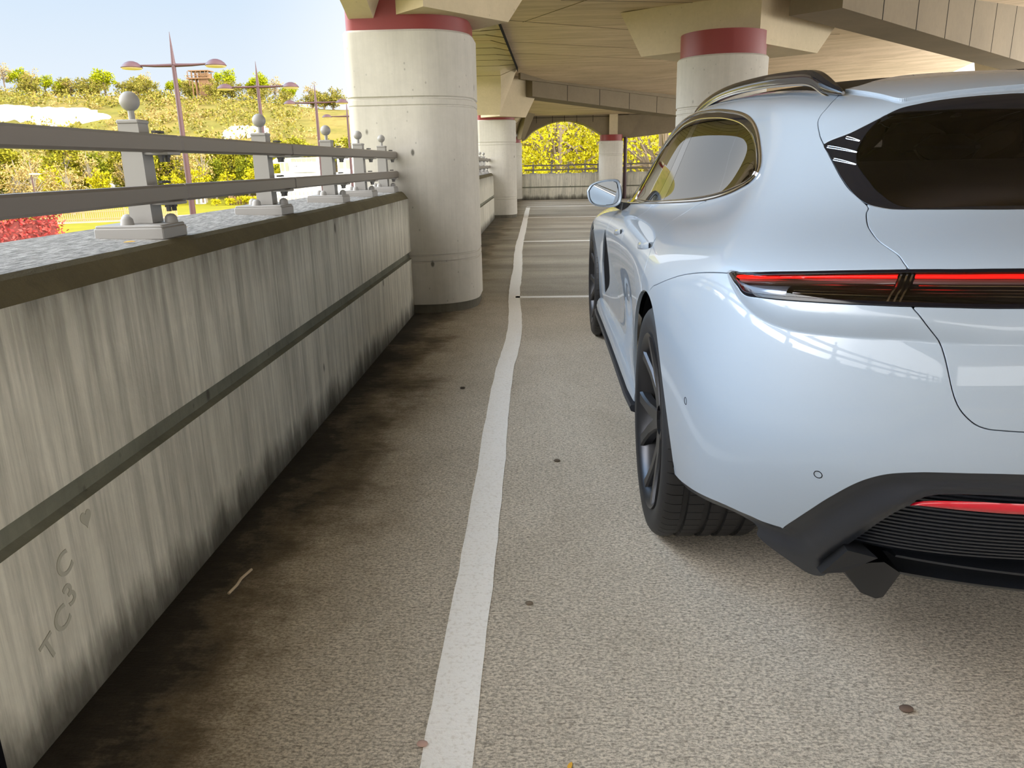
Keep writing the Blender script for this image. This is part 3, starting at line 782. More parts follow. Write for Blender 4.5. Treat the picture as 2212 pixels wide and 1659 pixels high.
# belt of woodland at the foot of the hill
wd_a = make_tree('woodland_tree', 'tall yellow-green tree in the wood below the hill', 'tree', 'yellow-green woodland trees', leaf_wood, pale_bark, 8.4, 2.7, 31, clumps=40, per=90, size=.20, base=.06, shape='tall')
plant(wd_a, spots(34, -86, -14, 101, 116, .75, 1.15, lambda x, y: GZ), 4)
wd_b = make_tree('woodland_tree', 'tall lime-green tree in the wood below the hill', 'tree', 'lime-green woodland trees', leaf_wood_green, pale_bark, 8.0, 2.6, 32, clumps=40, per=90, size=.20, base=.06, shape='tall')
plant(wd_b, spots(26, -86, -18, 103, 118, .75, 1.1, lambda x, y: GZ), 5)
wd_c = make_tree('woodland_tree', 'bare brownish tree in the wood below the hill', 'tree', 'bare woodland trees', leaf_tan, pale_bark, 8.6, 2.3, 33, clumps=22, per=20, size=.16, base=.2, twig=20, shape='tall')
plant(wd_c, spots(14, -84, -22, 99, 110, .8, 1.1, lambda x, y: GZ), 6)
tan = make_tree('budding_tree', 'orange-tan budding tree at the left edge behind the red hedge', 'tree', 'tan trees at the left edge', leaf_tan, pale_bark, 6.6, 2.3, 34, clumps=30, per=44, size=.12, base=.1, twig=24)
plant(tan, [(-57.5, 78, GZ, 1.0), (-53.5, 79, GZ, 1.05), (-50.5, 77, GZ, .95), (-47.8, 78.5, GZ, .85)], 7)
yb = make_tree('yellow_bush', 'low bright yellow bush under the tan trees', 'bush', 'yellow bushes under the tan trees', leaf_bright, pale_bark, 2.6, 2.0, 35, clumps=18, size=.14, base=.0, twig=2)
plant(yb, [(-53.5, 74, GZ, .8), (-49.6, 74, GZ, .85), (-46.5, 74.5, GZ, .7), (-61, 98, GZ, 1.2), (-58, 99, GZ, 1.1)], 8)
small = [(-60.5, 96, 1.12, 'twin-crowned lime street tree, first of the row, left of the nearest railing post'), (-54.3, 96, 1.0, 'lime street tree half hidden by the nearest railing post'), (-49.3, 96, 1.1, 'lime street tree just right of the nearest railing post'), (-45.4, 96, .85, 'small lime street tree just left of the nearest lamp post'),
         (-41.8, 96, .98, 'round lime street tree between the nearest lamp post and the white obelisk'), (-38.4, 96, .85, 'small lime street tree right of the white obelisk')]
st = make_tree('street_tree', small[0][3], 'tree', 'row of small lime trees', leaf_bright, bark, 4.2, 1.75, 36, clumps=24, size=.15, base=.30)
for i, (x, y, s, lb) in enumerate(small):
    t = st if i == 0 else copy_tree(st); t.location = (x, y, GZ + .2); t.scale = (s, s, s); t.rotation_euler = (0, 0, i * 1.3); t['label'] = lb
big = make_tree('yellow_tree', 'broad bright yellow tree left of the white building', 'tree', None, leaf_bright, pale_bark, 6.4, 2.9, 37, clumps=36, size=.2, base=.12)
big.location = (-34.2, 97, GZ)
# trees that fill the opening at the end of the deck
et = make_tree('budding_maple', 'bright yellow-green tree filling the arch at the end of the deck', 'tree', 'yellow trees beyond the end wall', leaf_bright, bark, 11, 3.6, 38, clumps=80, per=110, size=.075, base=.05, twig=26)
plant(et, [(.8, 37, GZ - 1, 1.0), (3.6, 40, GZ - 1, 1.05), (-1.6, 50, GZ - 1, .8), (6.6, 41, GZ - 1, 1.0), (2.0, 47, GZ - 1, 1.1), (9.6, 43, GZ - 1, 1.05), (-6.5, 66, GZ, .7)], 9)
bt = make_tree('bare_tree', 'tree with dark bare branches right of the far right column', 'tree', None, leaf_yellow, bark, 10, 3.2, 39, clumps=46, per=24, size=.08, base=.15, twig=40)
bt.location = (5.1, 33.5, GZ - 1)
# red hedge
hd = MB(); r3 = random.Random(9)
for i in range(4200):
    u = r3.random(); P = Vector((-35.2 + 3.9 * u, 40.5 + 9.0 * u, 0)); w = r3.uniform(-.9, .9); z = r3.random()
    n = r3.choice(((.92, 0), (.92, 0), (0, 1)))
    x = P.x + .92 * w; y = P.y - .4 * w; zz = GZ + (z * 1.75 if n[1] == 0 else 1.75)
    a = Vector((r3.gauss(0, 1), r3.gauss(0, 1), r3.gauss(0, 1))).normalized(); b = a.orthogonal().normalized(); s = r3.uniform(.07, .16)
    c = Vector((x, y, zz)); hd.add([c - a * s, c - b * s * .55, c + a * s, c + b * s * .55], [(0, 1, 2, 3)])
hedge = hd.build('hedge', leaf_red, None, 0); tag(hedge, 'clipped hedge of red leaves beyond the parapet at the far left', 'hedge')
MB().prism([(-35.6, 41.2), (-34.9, 40.8), (-31.1, 49.0), (-31.7, 49.4)], GZ, GZ + 1.3).build('hedge_core', mat('hedge_core', (.16, .03, .025), .9), hedge, 0)
# low shrubs in the bed across the lawn
lb = make_tree('bed_shrub', 'low mixed shrub in the bed at the far edge of the lawn', 'shrub', 'shrubs in the bed across the lawn', leaf_yellow, bark, 1.1, .95, 40, clumps=14, size=.10, base=0, twig=2)
plant(lb, [(-38.5 + 1.5 * i, 92 + (i % 3) * .6, GZ, .85 + .1 * (i % 4)) for i in range(7)], 10)

# ------------------------------------------------------------------ street lamps
def street_lamp(loc, label, proto=[]):
    if not proto:
        t = empty('street_lamp', loc); proto.append(t)
        MB().tube([(0, 0, 0), (0, 0, 1.2), (0, 0, 4.5), (0, 0, 7.9)], [.125, .12, .10, .075], 14).build('pole', lamp_paint, t, 40)
        MB().tube([(0, 0, 7.88), (0, 0, 8.02), (0, 0, 8.5), (0, 0, 9.0)], [.09, .07, .04, .006], 12).build('spike', lamp_paint, t, 40)
        for s in (-1, 1):
            MB().tube([(0, 0, 7.86), (s * .7, 0, 7.86), (s * 1.22, 0, 7.88)], [.065, .05, .035], 10).build('arm', lamp_paint, t, 40)
            hd = MB().lathe([(0, .24), (.10, .235), (.22, .19), (.32, .11), (.385, .02), (.37, .0)], 28, Matrix.Translation((s * 1.58, 0, 7.80))).build('lamp_head', lamp_paint, t, 50)
            MB().lathe([(.37, .0), (.33, -.035), (0, -.05)], 28, Matrix.Translation((s * 1.58, 0, 7.80))).build('glass_panel', lamp_under, hd, 50)
    else:
        t = copy_tree(proto[0]); t.location = loc
    t['label'] = label; t['category'] = 'street lamp'; t['group'] = 'maroon twin-arm street lamps'
for (x, y), s, lb in (((-13.53, 30), 'nearest and tallest maroon twin-armed street lamp, between the first two railing posts', 0), ((-13.43, 38.5), 'second maroon twin-armed street lamp in the row, above the second railing post', 0), ((-13.5, 48.5), 'third maroon twin-armed street lamp in the row, above the third railing post', 0), ((-14.9, 62), 'farthest maroon street lamp, half hidden by the first column', 0)):
    street_lamp((x, y, GZ), s)
pl = tag(empty('path_lamp', (-47.2, 72, GZ)), 'single slim lamp post with a flat white head among the tan trees', 'street lamp')
MB().tube([(0, 0, 0), (0, 0, 4.0)], [.07, .05], 8).build('pole', lamp_paint, pl, 40)
MB().box((.35, 0, 4.05), (.95, .3, .12), 0, .04).build('lamp_head', white_render, pl, 30)

# ------------------------------------------------------------------ fences, bridge, tower, monument
def pale_fence(name, P, h, step, label, m, rails=(.25, .8)):
    t = tag(empty(name, (P[0][0], P[0][1], GZ)), label, 'fence'); b = MB(); r = MB(); k = 0
    for (x0, y0), (x1, y1) in zip(P[:-1], P[1:]):
        L = math.hypot(x1 - x0, y1 - y0); n = int(L / step); a = math.atan2(y1 - y0, x1 - x0)
        for i in range(n):
            x = x0 + (x1 - x0) * i / n - P[0][0]; y = y0 + (y1 - y0) * i / n - P[0][1]
            b.box((x, y, h / 2), (step * .55, .03, h * (1 + .04 * math.sin(i * 2.1))), a)
        for z in rails: r.box(((x0 + x1) / 2 - P[0][0], (y0 + y1) / 2 - P[0][1] - .03, h * z), (L, .04, .07), a)
        for i in range(int(L / 2.2) + 1):
            f = i / max(1, int(L / 2.2))
            MB().box((x0 + (x1 - x0) * f - P[0][0], y0 + (y1 - y0) * f - P[0][1] + .05, h * .53), (.11, .11, h * 1.06), a).build('fence_post', m, t, 0)
    b.build('pales', m, t, 0); r.build('rails', m, t, 0)
    return t
pale_fence('pale_fence', [(-42.2, 64.6), (-36.6, 67.6), (-33.8, 71.5)], 1.05, .16, 'pale wooden paling fence between the red hedge and the nearest railing post', fence_wood)
pale_fence('board_fence', [(-37.5, 93.5), (-33.8, 94.5)], 1.0, .3, 'orange-brown board fence across the lawn behind the shrubs', timber)
pale_fence('board_fence', [(-20.2, 74), (-15.6, 75)], 1.2, .3, 'orange-brown board fence under the white building near the first column', timber)
br = tag(empty('footbridge', (-62, 101, GZ)), 'brown footbridge with lens-shaped railings at the left beyond the fence', 'bridge')
arcp = [(-5 + 10 * i / 20, 0) for i in range(21)]
MB().tube([(x, 0, .3 + 1.15 * (1 - (x / 5) ** 2)) for x, _ in arcp], .07, 6).build('top_chord', pale_bark, br, 40)
MB().tube([(x, 0, .3 - .75 * (1 - (x / 5) ** 2)) for x, _ in arcp], .07, 6).build('lower_chord', pale_bark, br, 40)
MB().box((0, .25, .35), (14, .3, 1.1)).build('timber_screen', timber, br, 0)
for i in range(1, 20):
    x = -5 + 10 * i / 20; q = 1 - (x / 5) ** 2
    MB().box((x, 0, .3 + .2 * q), (.06, .06, 1.9 * q)).build('baluster', pale_bark, br, 0)
wb = tag(empty('road_bridge', (-66.5, 112, GZ)), 'white road bridge parapet with a thin handrail in front of the wood', 'bridge')
MB().box((0, 0, 1.25), (10.5, .4, .95)).build('parapet', white_render, wb, 0); MB().box((0, 0, 2.75), (12, .06, .08)).build('handrail', white_render, wb, 0); MB().box((0, 0, 2.25), (12, .05, .06)).build('handrail', white_render, wb, 0)
for i in range(9): MB().box((-5.8 + 1.45 * i, 0, 2.2), (.07, .07, 1.1)).build('handrail_post', white_render, wb, 0)
for x in (-4.8, 4.6): MB().sphere((x, -.15, 1.9), .62, 14, 10, (1, .4, 1)).build('end_drum', white_render, wb, 60)
ob = tag(empty('obelisk', (-43.0, 98, GZ)), 'slender white obelisk in the row of small trees', 'monument')
MB().lathe([(.62, 0), (.60, .3), (.34, 2.6), (.22, 3.1), (0, 3.3)], 20).build('shaft', white_render, ob, 40)
MB().box((.05, -.6, .35), (.28, .1, .6)).build('door', grey_glass, ob, 0)
tw = tag(empty('timber_tower', (-76.9, 184, hill_z(-76.9, 184) - .5)), 'square timber lookout tower standing on the hill crest', 'tower')
MB().box((.9, 0, 3.0), (1.9, 2.6, 6.0)).build('boarded_core', timber, tw, 0)
for x, y in ((-1.7, -1.3), (-.9, -1.3), (-.1, -1.35), (1.8, -1.3), (-1.7, 1.3), (1.8, 1.3)): MB().box((x, y, 3.1), (.22, .22, 6.2)).build('leg', timber, tw, 0)
MB().box((-.2, 0, 4.9), (5.2, 3.4, .25)).build('platform', timber, tw, 0)
MB().box((0, 0, 6.5), (4.6, 3.2, .22)).build('roof', timber, tw, 0)
for x in (-2.5, -1.5, -.5, .5, 1.5, 2.2): MB().box((x, -1.5, 5.65), (.14, .14, 1.5)).build('roof_post', timber, tw, 0)
MB().box((-.2, -1.65, 5.45), (5.2, .1, .12)).build('guard_rail', timber, tw, 0)
MB().box((-2.3, -1.4, 4.3), (.16, .16, 1.8), 0).build('strut', timber, tw, 0)

# ------------------------------------------------------------------ white building across the lawn
bd = tag(empty('white_building', (-26.5, 95, GZ)), 'white flat-roofed building with a curved upper roof beyond the railing', 'building')
MB().box((0, 3, 1.75), (13.5, 7, 3.5)).build('lower_storey', white_render, bd, 0)
MB().box((-2.35, 2.2, 4.35), (5.0, 5, 1.9)).build('upper_storey', white_render, bd, 0)
MB().box((4.2, 2.6, 4.3), (4.4, 5, 1.7)).build('side_wing', white_render, bd, 0)
rf = catmull([(-5.7, 0, 4.65), (-5.0, 0, 5.05), (-3.6, 0, 5.45), (-1.6, 0, 5.65), (2.2, 0, 5.7)], 6); n = len(rf)
V = [(x, y, z + dz) for x, _, z in rf for y, dz in ((-.9, 0), (5, 0), (5, .22), (-.9, .22))]
MB().add(V, [(i * 4 + j, i * 4 + (j + 1) % 4, i * 4 + 4 + (j + 1) % 4, i * 4 + 4 + j) for i in range(n - 1) for j in range(4)] + [(3, 2, 1, 0), tuple((n - 1) * 4 + j for j in range(4))]).build('curved_roof', white_render, bd, 30)
pn = MB().box((-1.9, -.62, 4.15), (3.1, .25, 1.1)).build('sign_panel', white_render, bd, 0)
for i, (w, h) in enumerate(((.05, .10), (.10, .12), (.05, .10))): MB().box((-2.95 + .22 * i, -.76, 4.3), (w, .03, h)).build('sign_mark', bolt_dark, pn, 0)
for z, h in ((5.0, .38), (3.3, .42)):
    for i in range(5): MB().box((-3.15 + .62 * i, -.36, z), (.5, .1, h)).build('window', grey_glass, bd, 0)
for x in (-4.55, -4.0): MB().box((x, -.32, 4.25), (.36, .1, .95)).build('window', grey_glass, bd, 0)
for x, w in ((2.5, .45), (3.3, .45), (4.2, .5), (5.6, .6)): MB().box((x, .06, 4.4), (w, .1, 1.0)).build('window', grey_glass, bd, 0)
MB().box((-3.9, -.7, 2.0), (3.6, .5, .12)).build('canopy', white_render, bd, 0)
tr_ = tag(empty('white_terrace', (-25.5, 82, GZ)), 'white terraced screen with rows of small dark slots below the white building', 'screen')
MB().box((0, 0, .95), (6.4, .5, 1.9)).build('screen', white_render, tr_, 0)
slot = mat('slot_grey', (.34, .30, .28), .8); slot_r = mat('slot_rose', (.62, .32, .26), .8)
for r in range(3):
    for i in range(14): MB().box((-2.85 + .44 * i, -.26, .45 + .55 * r), (.16 if r < 2 else .13, .06, .34)).build('slot', slot_r if (i * 7 + r * 3) % 5 == 0 else slot, tr_, 0)
pt = MB().prism([(-1.4, 0), (-.4, 0), (.9, 2.2), (-.1, 2.2)], 0, .03).build('road_marking', yellow_paint, None, 0); pt.location = (-27.5, 73, GZ + .02); tag(pt, 'yellow painted patch on the path below the white screen', kind='structure')
# ------------------------------------------------------------------ car body surface
# control net: rows run from sill to roof ridge, columns from the tail round the side to the nose; (half width, forward, up)
CAR = Vector((1.29, 2.31, 0.0))
NET = [
 # 0 lower edge
 [(0,-.86,.22),(.3,-.86,.22),(.52,-.85,.22),(.68,-.80,.22),(.80,-.70,.22),(.885,-.56,.22),(.92,-.42,.21),(.93,0,.20),(.93,.45,.20),(.895,1.0,.19),(.89,1.6,.19),(.895,2.2,.19),(.91,2.65,.20),(.92,2.95,.20),(.89,3.35,.20),(.78,3.60,.20),(.5,3.74,.20),(0,3.80,.20)],
 # 1
 [(0,-.98,.36),(.3,-.975,.36),(.53,-.96,.36),(.72,-.89,.36),(.84,-.76,.36),(.92,-.60,.36),(.955,-.42,.36),(.972,0,.36),(.958,.45,.35),(.935,1.0,.33),(.93,1.6,.33),(.932,2.2,.33),(.945,2.65,.34),(.955,2.95,.36),(.925,3.35,.35),(.81,3.65,.34),(.52,3.80,.33),(0,3.865,.32)],
 # 2
 [(0,-1.055,.50),(.3,-1.05,.50),(.535,-1.03,.50),(.735,-.955,.50),(.87,-.81,.50),(.945,-.63,.50),(.970,-.42,.50),(.985,0,.50),(.962,.45,.50),(.915,1.0,.50),(.91,1.6,.50),(.915,2.2,.50),(.938,2.65,.50),(.958,2.95,.50),(.932,3.35,.48),(.815,3.67,.46),(.52,3.82,.45),(0,3.885,.44)],
 # 3
 [(0,-1.09,.66),(.3,-1.085,.66),(.54,-1.065,.66),(.745,-.985,.66),(.885,-.84,.66),(.96,-.645,.66),(.982,-.42,.66),(.990,0,.66),(.968,.45,.66),(.933,1.0,.66),(.928,1.6,.66),(.933,2.2,.66),(.955,2.65,.65),(.968,2.95,.65),(.935,3.35,.60),(.80,3.66,.57),(.52,3.81,.56),(0,3.875,.55)],
 # 4
 [(0,-1.08,.79),(.3,-1.075,.79),(.54,-1.055,.79),(.745,-.975,.785),(.885,-.835,.78),(.962,-.64,.78),(.980,-.42,.78),(.984,0,.78),(.958,.45,.78),(.940,1.0,.77),(.936,1.6,.77),(.938,2.2,.76),(.952,2.65,.75),(.955,2.95,.74),(.915,3.35,.69),(.78,3.63,.63),(.5,3.78,.61),(0,3.845,.60)],
 # 5 lamp bottom
 [(0,-1.055,.89),(.3,-1.05,.89),(.53,-1.025,.887),(.73,-.95,.882),(.875,-.82,.873),(.953,-.62,.866),(.962,-.42,.865),(.955,0,.866),(.925,.45,.86),(.915,1.0,.85),(.91,1.6,.845),(.91,2.2,.835),(.915,2.65,.82),(.905,2.95,.81),(.87,3.32,.76),(.73,3.57,.69),(.46,3.72,.67),(0,3.78,.66)],
 # 6 lamp top / lip
 [(0,-1.045,.972),(.3,-1.04,.97),(.515,-1.015,.965),(.705,-.94,.957),(.85,-.81,.945),(.925,-.61,.935),(.925,-.42,.934),(.893,0,.938),(.862,.45,.925),(.865,1.0,.905),(.865,1.6,.892),(.865,2.2,.875),(.86,2.65,.86),(.825,2.95,.853),(.78,3.25,.81),(.64,3.48,.75),(.40,3.62,.735),(0,3.67,.73)],
 # 7 deck between lip and glass
 [(0,-.93,1.018),(.3,-.925,1.017),(.485,-.90,1.012),(.65,-.835,1.004),(.785,-.72,.994),(.855,-.55,.987),(.850,-.36,.985),(.812,0,.975),(.800,.45,.962),(.815,1.0,.945),(.82,1.6,.928),(.82,2.2,.903),(.79,2.65,.888),(.73,2.92,.872),(.67,3.18,.84),(.52,3.36,.81),(.30,3.44,.81),(0,3.46,.81)],
 # 8 foot of the glass
 [(0,-.80,1.055),(.28,-.795,1.055),(.45,-.775,1.052),(.6,-.715,1.048),(.715,-.60,1.045),(.785,-.43,1.043),(.775,-.24,1.042),(.745,0.02,1.03),(.765,.45,1.005),(.782,1.0,.978),(.788,1.6,.955),(.788,2.2,.925),(.75,2.52,.908),(.60,2.66,.89),(.49,2.88,.882),(.37,2.97,.876),(.2,3.02,.876),(0,3.03,.876)],
 # 9 mid glass
 [(0,-.725,1.155),(.27,-.72,1.155),(.43,-.70,1.153),(.56,-.645,1.15),(.655,-.54,1.148),(.722,-.37,1.147),(.722,-.18,1.145),(.712,.05,1.14),(.722,.46,1.135),(.726,.97,1.13),(.722,1.5,1.118),(.700,1.95,1.08),(.63,2.16,1.03),(.52,2.30,.99),(.42,2.42,.96),(.31,2.50,.945),(.16,2.55,.94),(0,2.57,.94)],
 # 10 glass top
 [(0,-.63,1.252),(.26,-.625,1.25),(.41,-.60,1.243),(.53,-.54,1.232),(.612,-.44,1.228),(.668,-.27,1.235),(.672,-.09,1.248),(.664,.12,1.265),(.660,.48,1.285),(.660,.93,1.292),(.652,1.32,1.278),(.625,1.65,1.235),(.55,1.83,1.18),(.45,1.98,1.13),(.36,2.1,1.09),(.26,2.2,1.06),(.13,2.25,1.04),(0,2.27,1.035)],
 # 11 spoiler edge / roof frame
 [(0,-.61,1.30),(.25,-.60,1.296),(.40,-.565,1.286),(.51,-.49,1.275),(.59,-.37,1.272),(.635,-.20,1.285),(.628,-.02,1.302),(.605,.16,1.318),(.598,.48,1.335),(.598,.9,1.34),(.592,1.2,1.332),(.57,1.45,1.305),(.49,1.63,1.265),(.39,1.75,1.225),(.3,1.85,1.2),(.21,1.93,1.18),(.1,1.98,1.17),(0,2.0,1.165)],
 # 12 roof
 [(0,-.36,1.338),(.16,-.34,1.338),(.29,-.31,1.335),(.38,-.25,1.332),(.43,-.17,1.332),(.445,-.06,1.338),(.44,.06,1.347),(.42,.2,1.357),(.41,.48,1.372),(.40,.85,1.38),(.40,1.12,1.378),(.39,1.33,1.366),(.33,1.5,1.345),(.24,1.6,1.33),(.17,1.7,1.31),(.11,1.78,1.295),(.05,1.82,1.285),(0,1.85,1.275)],
 # 13 ridge
 [(0,-.28,1.345),(0,-.25,1.347),(0,-.21,1.350),(0,-.16,1.353),(0,-.1,1.357),(0,-.02,1.362),(0,.08,1.368),(0,.22,1.377),(0,.48,1.389),(0,.82,1.397),(0,1.08,1.398),(0,1.3,1.392),(0,1.45,1.38),(0,1.55,1.37),(0,1.65,1.355),(0,1.73,1.34),(0,1.78,1.33),(0,1.81,1.32)],
]
def net_padded(P):
    m = np.array([-1, 1, 1.0])
    Q = np.concatenate([P[:, 1:2] * m, P, P[:, -2:-1] * m], axis=1)
    return np.concatenate([2 * Q[:1] - Q[1:2], Q, Q[-2:-1] * m], axis=0)

def bspline_basis(u, n):
    i = np.minimum(np.floor(u).astype(int), n - 2); f = u - i
    B = np.zeros((len(u), n + 2))
    r = np.arange(len(u))
    B[r, i] = (1 - f) ** 3 / 6; B[r, i + 1] = (3 * f ** 3 - 6 * f ** 2 + 4) / 6
    B[r, i + 2] = (-3 * f ** 3 + 3 * f ** 2 + 3 * f + 1) / 6; B[r, i + 3] = f ** 3 / 6
    return B

NET = np.array(NET, float)
NET[9:12, 8:13, 0] += np.array([[.010, .020, .026, .028, .026]])
NET[11, :5, 2] -= (.016, .016, .014, .012, .006); NET[12, :5, 2] -= (.014, .014, .012, .008, .003); NET[10, :3, 2] -= .004
NET[1, 6, 0] = .940; NET[2, 6, 0] = .953; NET[6, 4:8, 0] = (.843, .893, .898, .888); NET[7, 4:7, 0] = (.780, .838, .836)
# tail rows: lower valance, roll, waist and lamp shelf
TAIL = {
 'a': [(0,-1.112,.60),(.3,-1.107,.60),(.54,-1.085,.60),(.745,-1.005,.60),(.885,-.857,.60),(.950,-.65,.60),(.963,-.42,.60)],
 'b': [(0,-1.100,.69),(.3,-1.095,.69),(.54,-1.073,.69),(.745,-.993,.69),(.885,-.847,.69),(.951,-.645,.69),(.965,-.42,.69)],
 'c': [(0,-1.098,.765),(.3,-1.093,.765),(.54,-1.071,.765),(.744,-.990,.763),(.883,-.844,.76),(.941,-.64,.76),(.955,-.42,.76)],
 'd': [(0,-1.096,.83),(.3,-1.091,.83),(.54,-1.069,.828),(.742,-.987,.825),(.878,-.840,.82),(.930,-.635,.818),(.943,-.42,.818)],
}
def side_row(z_mix):
    (i, t, bulge) = z_mix
    r = NET[i] * (1 - t) + NET[i + 1] * t
    r[:, 0] += bulge * (r[:, 0] > .6)
    return r
extra = {'a': side_row((2, .62, .004)), 'b': side_row((3, .25, .003)), 'c': side_row((3, .85, .002)), 'd': side_row((4, .5, .010))}
for k in extra:
    extra[k][:7] = np.array(TAIL[k])
NET = np.concatenate([NET[:3], [extra['a'], extra['b'], extra['c'], extra['d']], NET[5:]])
NET[7][:7] = np.array([(0,-1.055,.888),(.3,-1.05,.888),(.53,-1.025,.885),(.73,-.945,.88),(.866,-.814,.873),(.917,-.62,.868),(.928,-.42,.868)])

NL, NC = NET.shape[:2]
def fair(P, lam):
    # smoothest spline net that still passes close to the drawn points
    n = NL * NC; idx = np.arange(n).reshape(NL, NC)
    A = np.kron(bspline_basis(np.arange(NL) * 1.0, NL), bspline_basis(np.arange(NC) * 1.0, NC))
    out = np.zeros_like(P)
    for k in range(3):
        s = -1.0 if k == 0 else 1.0
        pad = np.zeros(((NL + 2) * (NC + 2), n))
        def ent(a, b):
            g = 1.0
            if b < 0: b, g = -b, g * s
            if b >= NC: b, g = 2 * (NC - 1) - b, g * s
            if a >= NL: a, g = 2 * (NL - 1) - a, g * s
            if a < 0: return [(idx[0, b], 2 * g), (idx[1, b], -g)]
            return [(idx[a, b], g)]
        pidx = np.arange((NL + 2) * (NC + 2)).reshape(NL + 2, NC + 2)
        for a in range(-1, NL + 1):
            for b in range(-1, NC + 1):
                for j, g in ent(a, b): pad[pidx[a + 1, b + 1], j] += g
        rows = []
        for a in range(NL - 1):
            for b in range(NC + 2): rows.append((pidx[a, b], pidx[a + 1, b], pidx[a + 2, b], pidx[a + 3, b]))
        for a in range(NL + 2):
            for b in range(NC - 1): rows.append((pidx[a, b], pidx[a, b + 1], pidx[a, b + 2], pidx[a, b + 3]))
        D = np.zeros((len(rows), pad.shape[0]))
        for i, r in enumerate(rows): D[i, list(r)] = (-1, 3, -3, 1)
        AP, DP = A @ pad, D @ pad
        fix = np.zeros((0, n)); 
        M = AP.T @ AP + lam * DP.T @ DP + 1e-9 * np.eye(n)
        out[..., k] = np.linalg.solve(M, AP.T @ P[..., k].reshape(-1)).reshape(NL, NC)
    out[:, 0, 0] = 0; out[:, -1, 0] = 0; out[-1, :, 0] = 0
    return out
CTRL = fair(NET, 0.02)
LV = np.concatenate([np.linspace(a, a + 1, n, endpoint=False) for a, n in zip(range(15), (12, 16, 16, 14, 12, 14, 24, 28, 20, 18, 18, 16, 14, 12, 8))] + [[15.0]])
CV = np.concatenate([np.linspace(a, a + 1, n, endpoint=False) for a, n in zip(range(17), (16, 20, 34, 36, 38, 36, 38, 32, 26, 24, 20, 18, 16, 14, 12, 10, 8))] + [[17.0]])
GRID = np.einsum('ai,ijk,bj->abk', bspline_basis(LV, NL), net_padded(CTRL), bspline_basis(CV, NC))
GRID[:, 0, 0] = 0; GRID[:, -1, 0] = 0; GRID[-1, :, 0] = 0

def grid_normals(G):
    def diff(A, axis, mirror):
        B = A if axis == 0 else A.transpose(1, 0, 2)
        m = np.array([-1, 1, 1.0])
        lo = B[1:2] * m if mirror[0] else 2 * B[:1] - B[1:2]
        hi = B[-2:-1] * m if mirror[1] else 2 * B[-1:] - B[-2:-1]
        E = np.concatenate([lo, B, hi]); D = E[2:] - E[:-2]
        return D if axis == 0 else D.transpose(1, 0, 2)
    N = np.cross(diff(G, 0, (False, True)), diff(G, 1, (True, True)))
    n = np.linalg.norm(N, axis=2, keepdims=True)
    return N / np.maximum(n, 1e-12)
# ------------------------------------------------------------------ outline tools and the scooped shelf under the tail lamp
RECESS = [(0.8997,-0.6628,0.9126),(0.9,-0.7011,0.8967),(0.8958,-0.7436,0.8776),(0.8843,-0.7908,0.8585),(0.8681,-0.831,0.8458),(0.8412,-0.8763,0.8377),(0.8123,-0.9119,0.8357),(0.7667,-0.9535,0.8379),(0.7201,-0.9855,0.8404),(0.6732,-1.01,0.8429),(0.57,-1.05,0.843),(0.3,-1.085,0.846),(0,-1.09,0.847)]
nl, nc = GRID.shape[:2]
LL, CC = np.meshgrid(LV, CV, indexing='ij')
QUADS = np.array([(a * nc + b, a * nc + b + 1, (a + 1) * nc + b + 1, (a + 1) * nc + b) for a in range(nl - 1) for b in range(nc - 1)])
TRIS = np.concatenate([QUADS[:, [0, 1, 2]], QUADS[:, [0, 2, 3]]])
BV0 = BVHTree.FromPolygons(GRID.reshape(-1, 3).tolist(), TRIS.tolist())
PAR = np.stack([LL.ravel(), CC.ravel()], 1)

def params_of(P):
    out = []
    G = GRID.reshape(-1, 3)
    for p in P:
        q, n, i, d = BV0.find_nearest(Vector(p))
        t = TRIS[i]; A, B, C = G[t]
        m = np.stack([B - A, C - A], 1); uv = np.linalg.lstsq(m, np.array(q) - A, rcond=None)[0]
        out.append(PAR[t[0]] * (1 - uv.sum()) + PAR[t[1]] * uv[0] + PAR[t[2]] * uv[1])
    return np.array(out)

def poly_inside(poly, pts):
    x, y = pts[:, 0], pts[:, 1]; ins = np.zeros(len(pts), bool); n = len(poly)
    for i in range(n):
        x0, y0 = poly[i]; x1, y1 = poly[(i + 1) % n]
        if y0 == y1: continue
        c = ((y0 > y) != (y1 > y)) & (x < (x1 - x0) * (y - y0) / (y1 - y0) + x0)
        ins ^= c
    return ins

def dist_to_path(V, P):
    best = np.full(len(V), 9.0)
    for a, b in zip(P[:-1], P[1:]):
        d = b - a; L = d @ d
        if L < 1e-12: continue
        t = np.clip((V - a) @ d / L, 0, 1)
        best = np.minimum(best, np.linalg.norm(V - (a + t[:, None] * d), axis=1))
    return best

def on_surface(P, k=5):
    """spline through the points, laid on the body"""
    D = catmull(P, k)
    return np.array([BV0.find_nearest(Vector(p))[0] for p in D])

def region(path, closing, smooth=5):
    """signed distance to an outline on the body, positive inside; closing = surface parameters that shut the outline"""
    D = on_surface(path, smooth) if smooth else np.array([BV0.find_nearest(Vector(p))[0] for p in path])
    poly = np.concatenate([params_of(D), np.array(closing, float).reshape(-1, 2)])
    V = GRID.reshape(-1, 3)
    ins = poly_inside(poly, PAR)
    return np.where(ins, 1, -1) * dist_to_path(V, D), D

def join(*paths): return [p for q in paths for p in q]
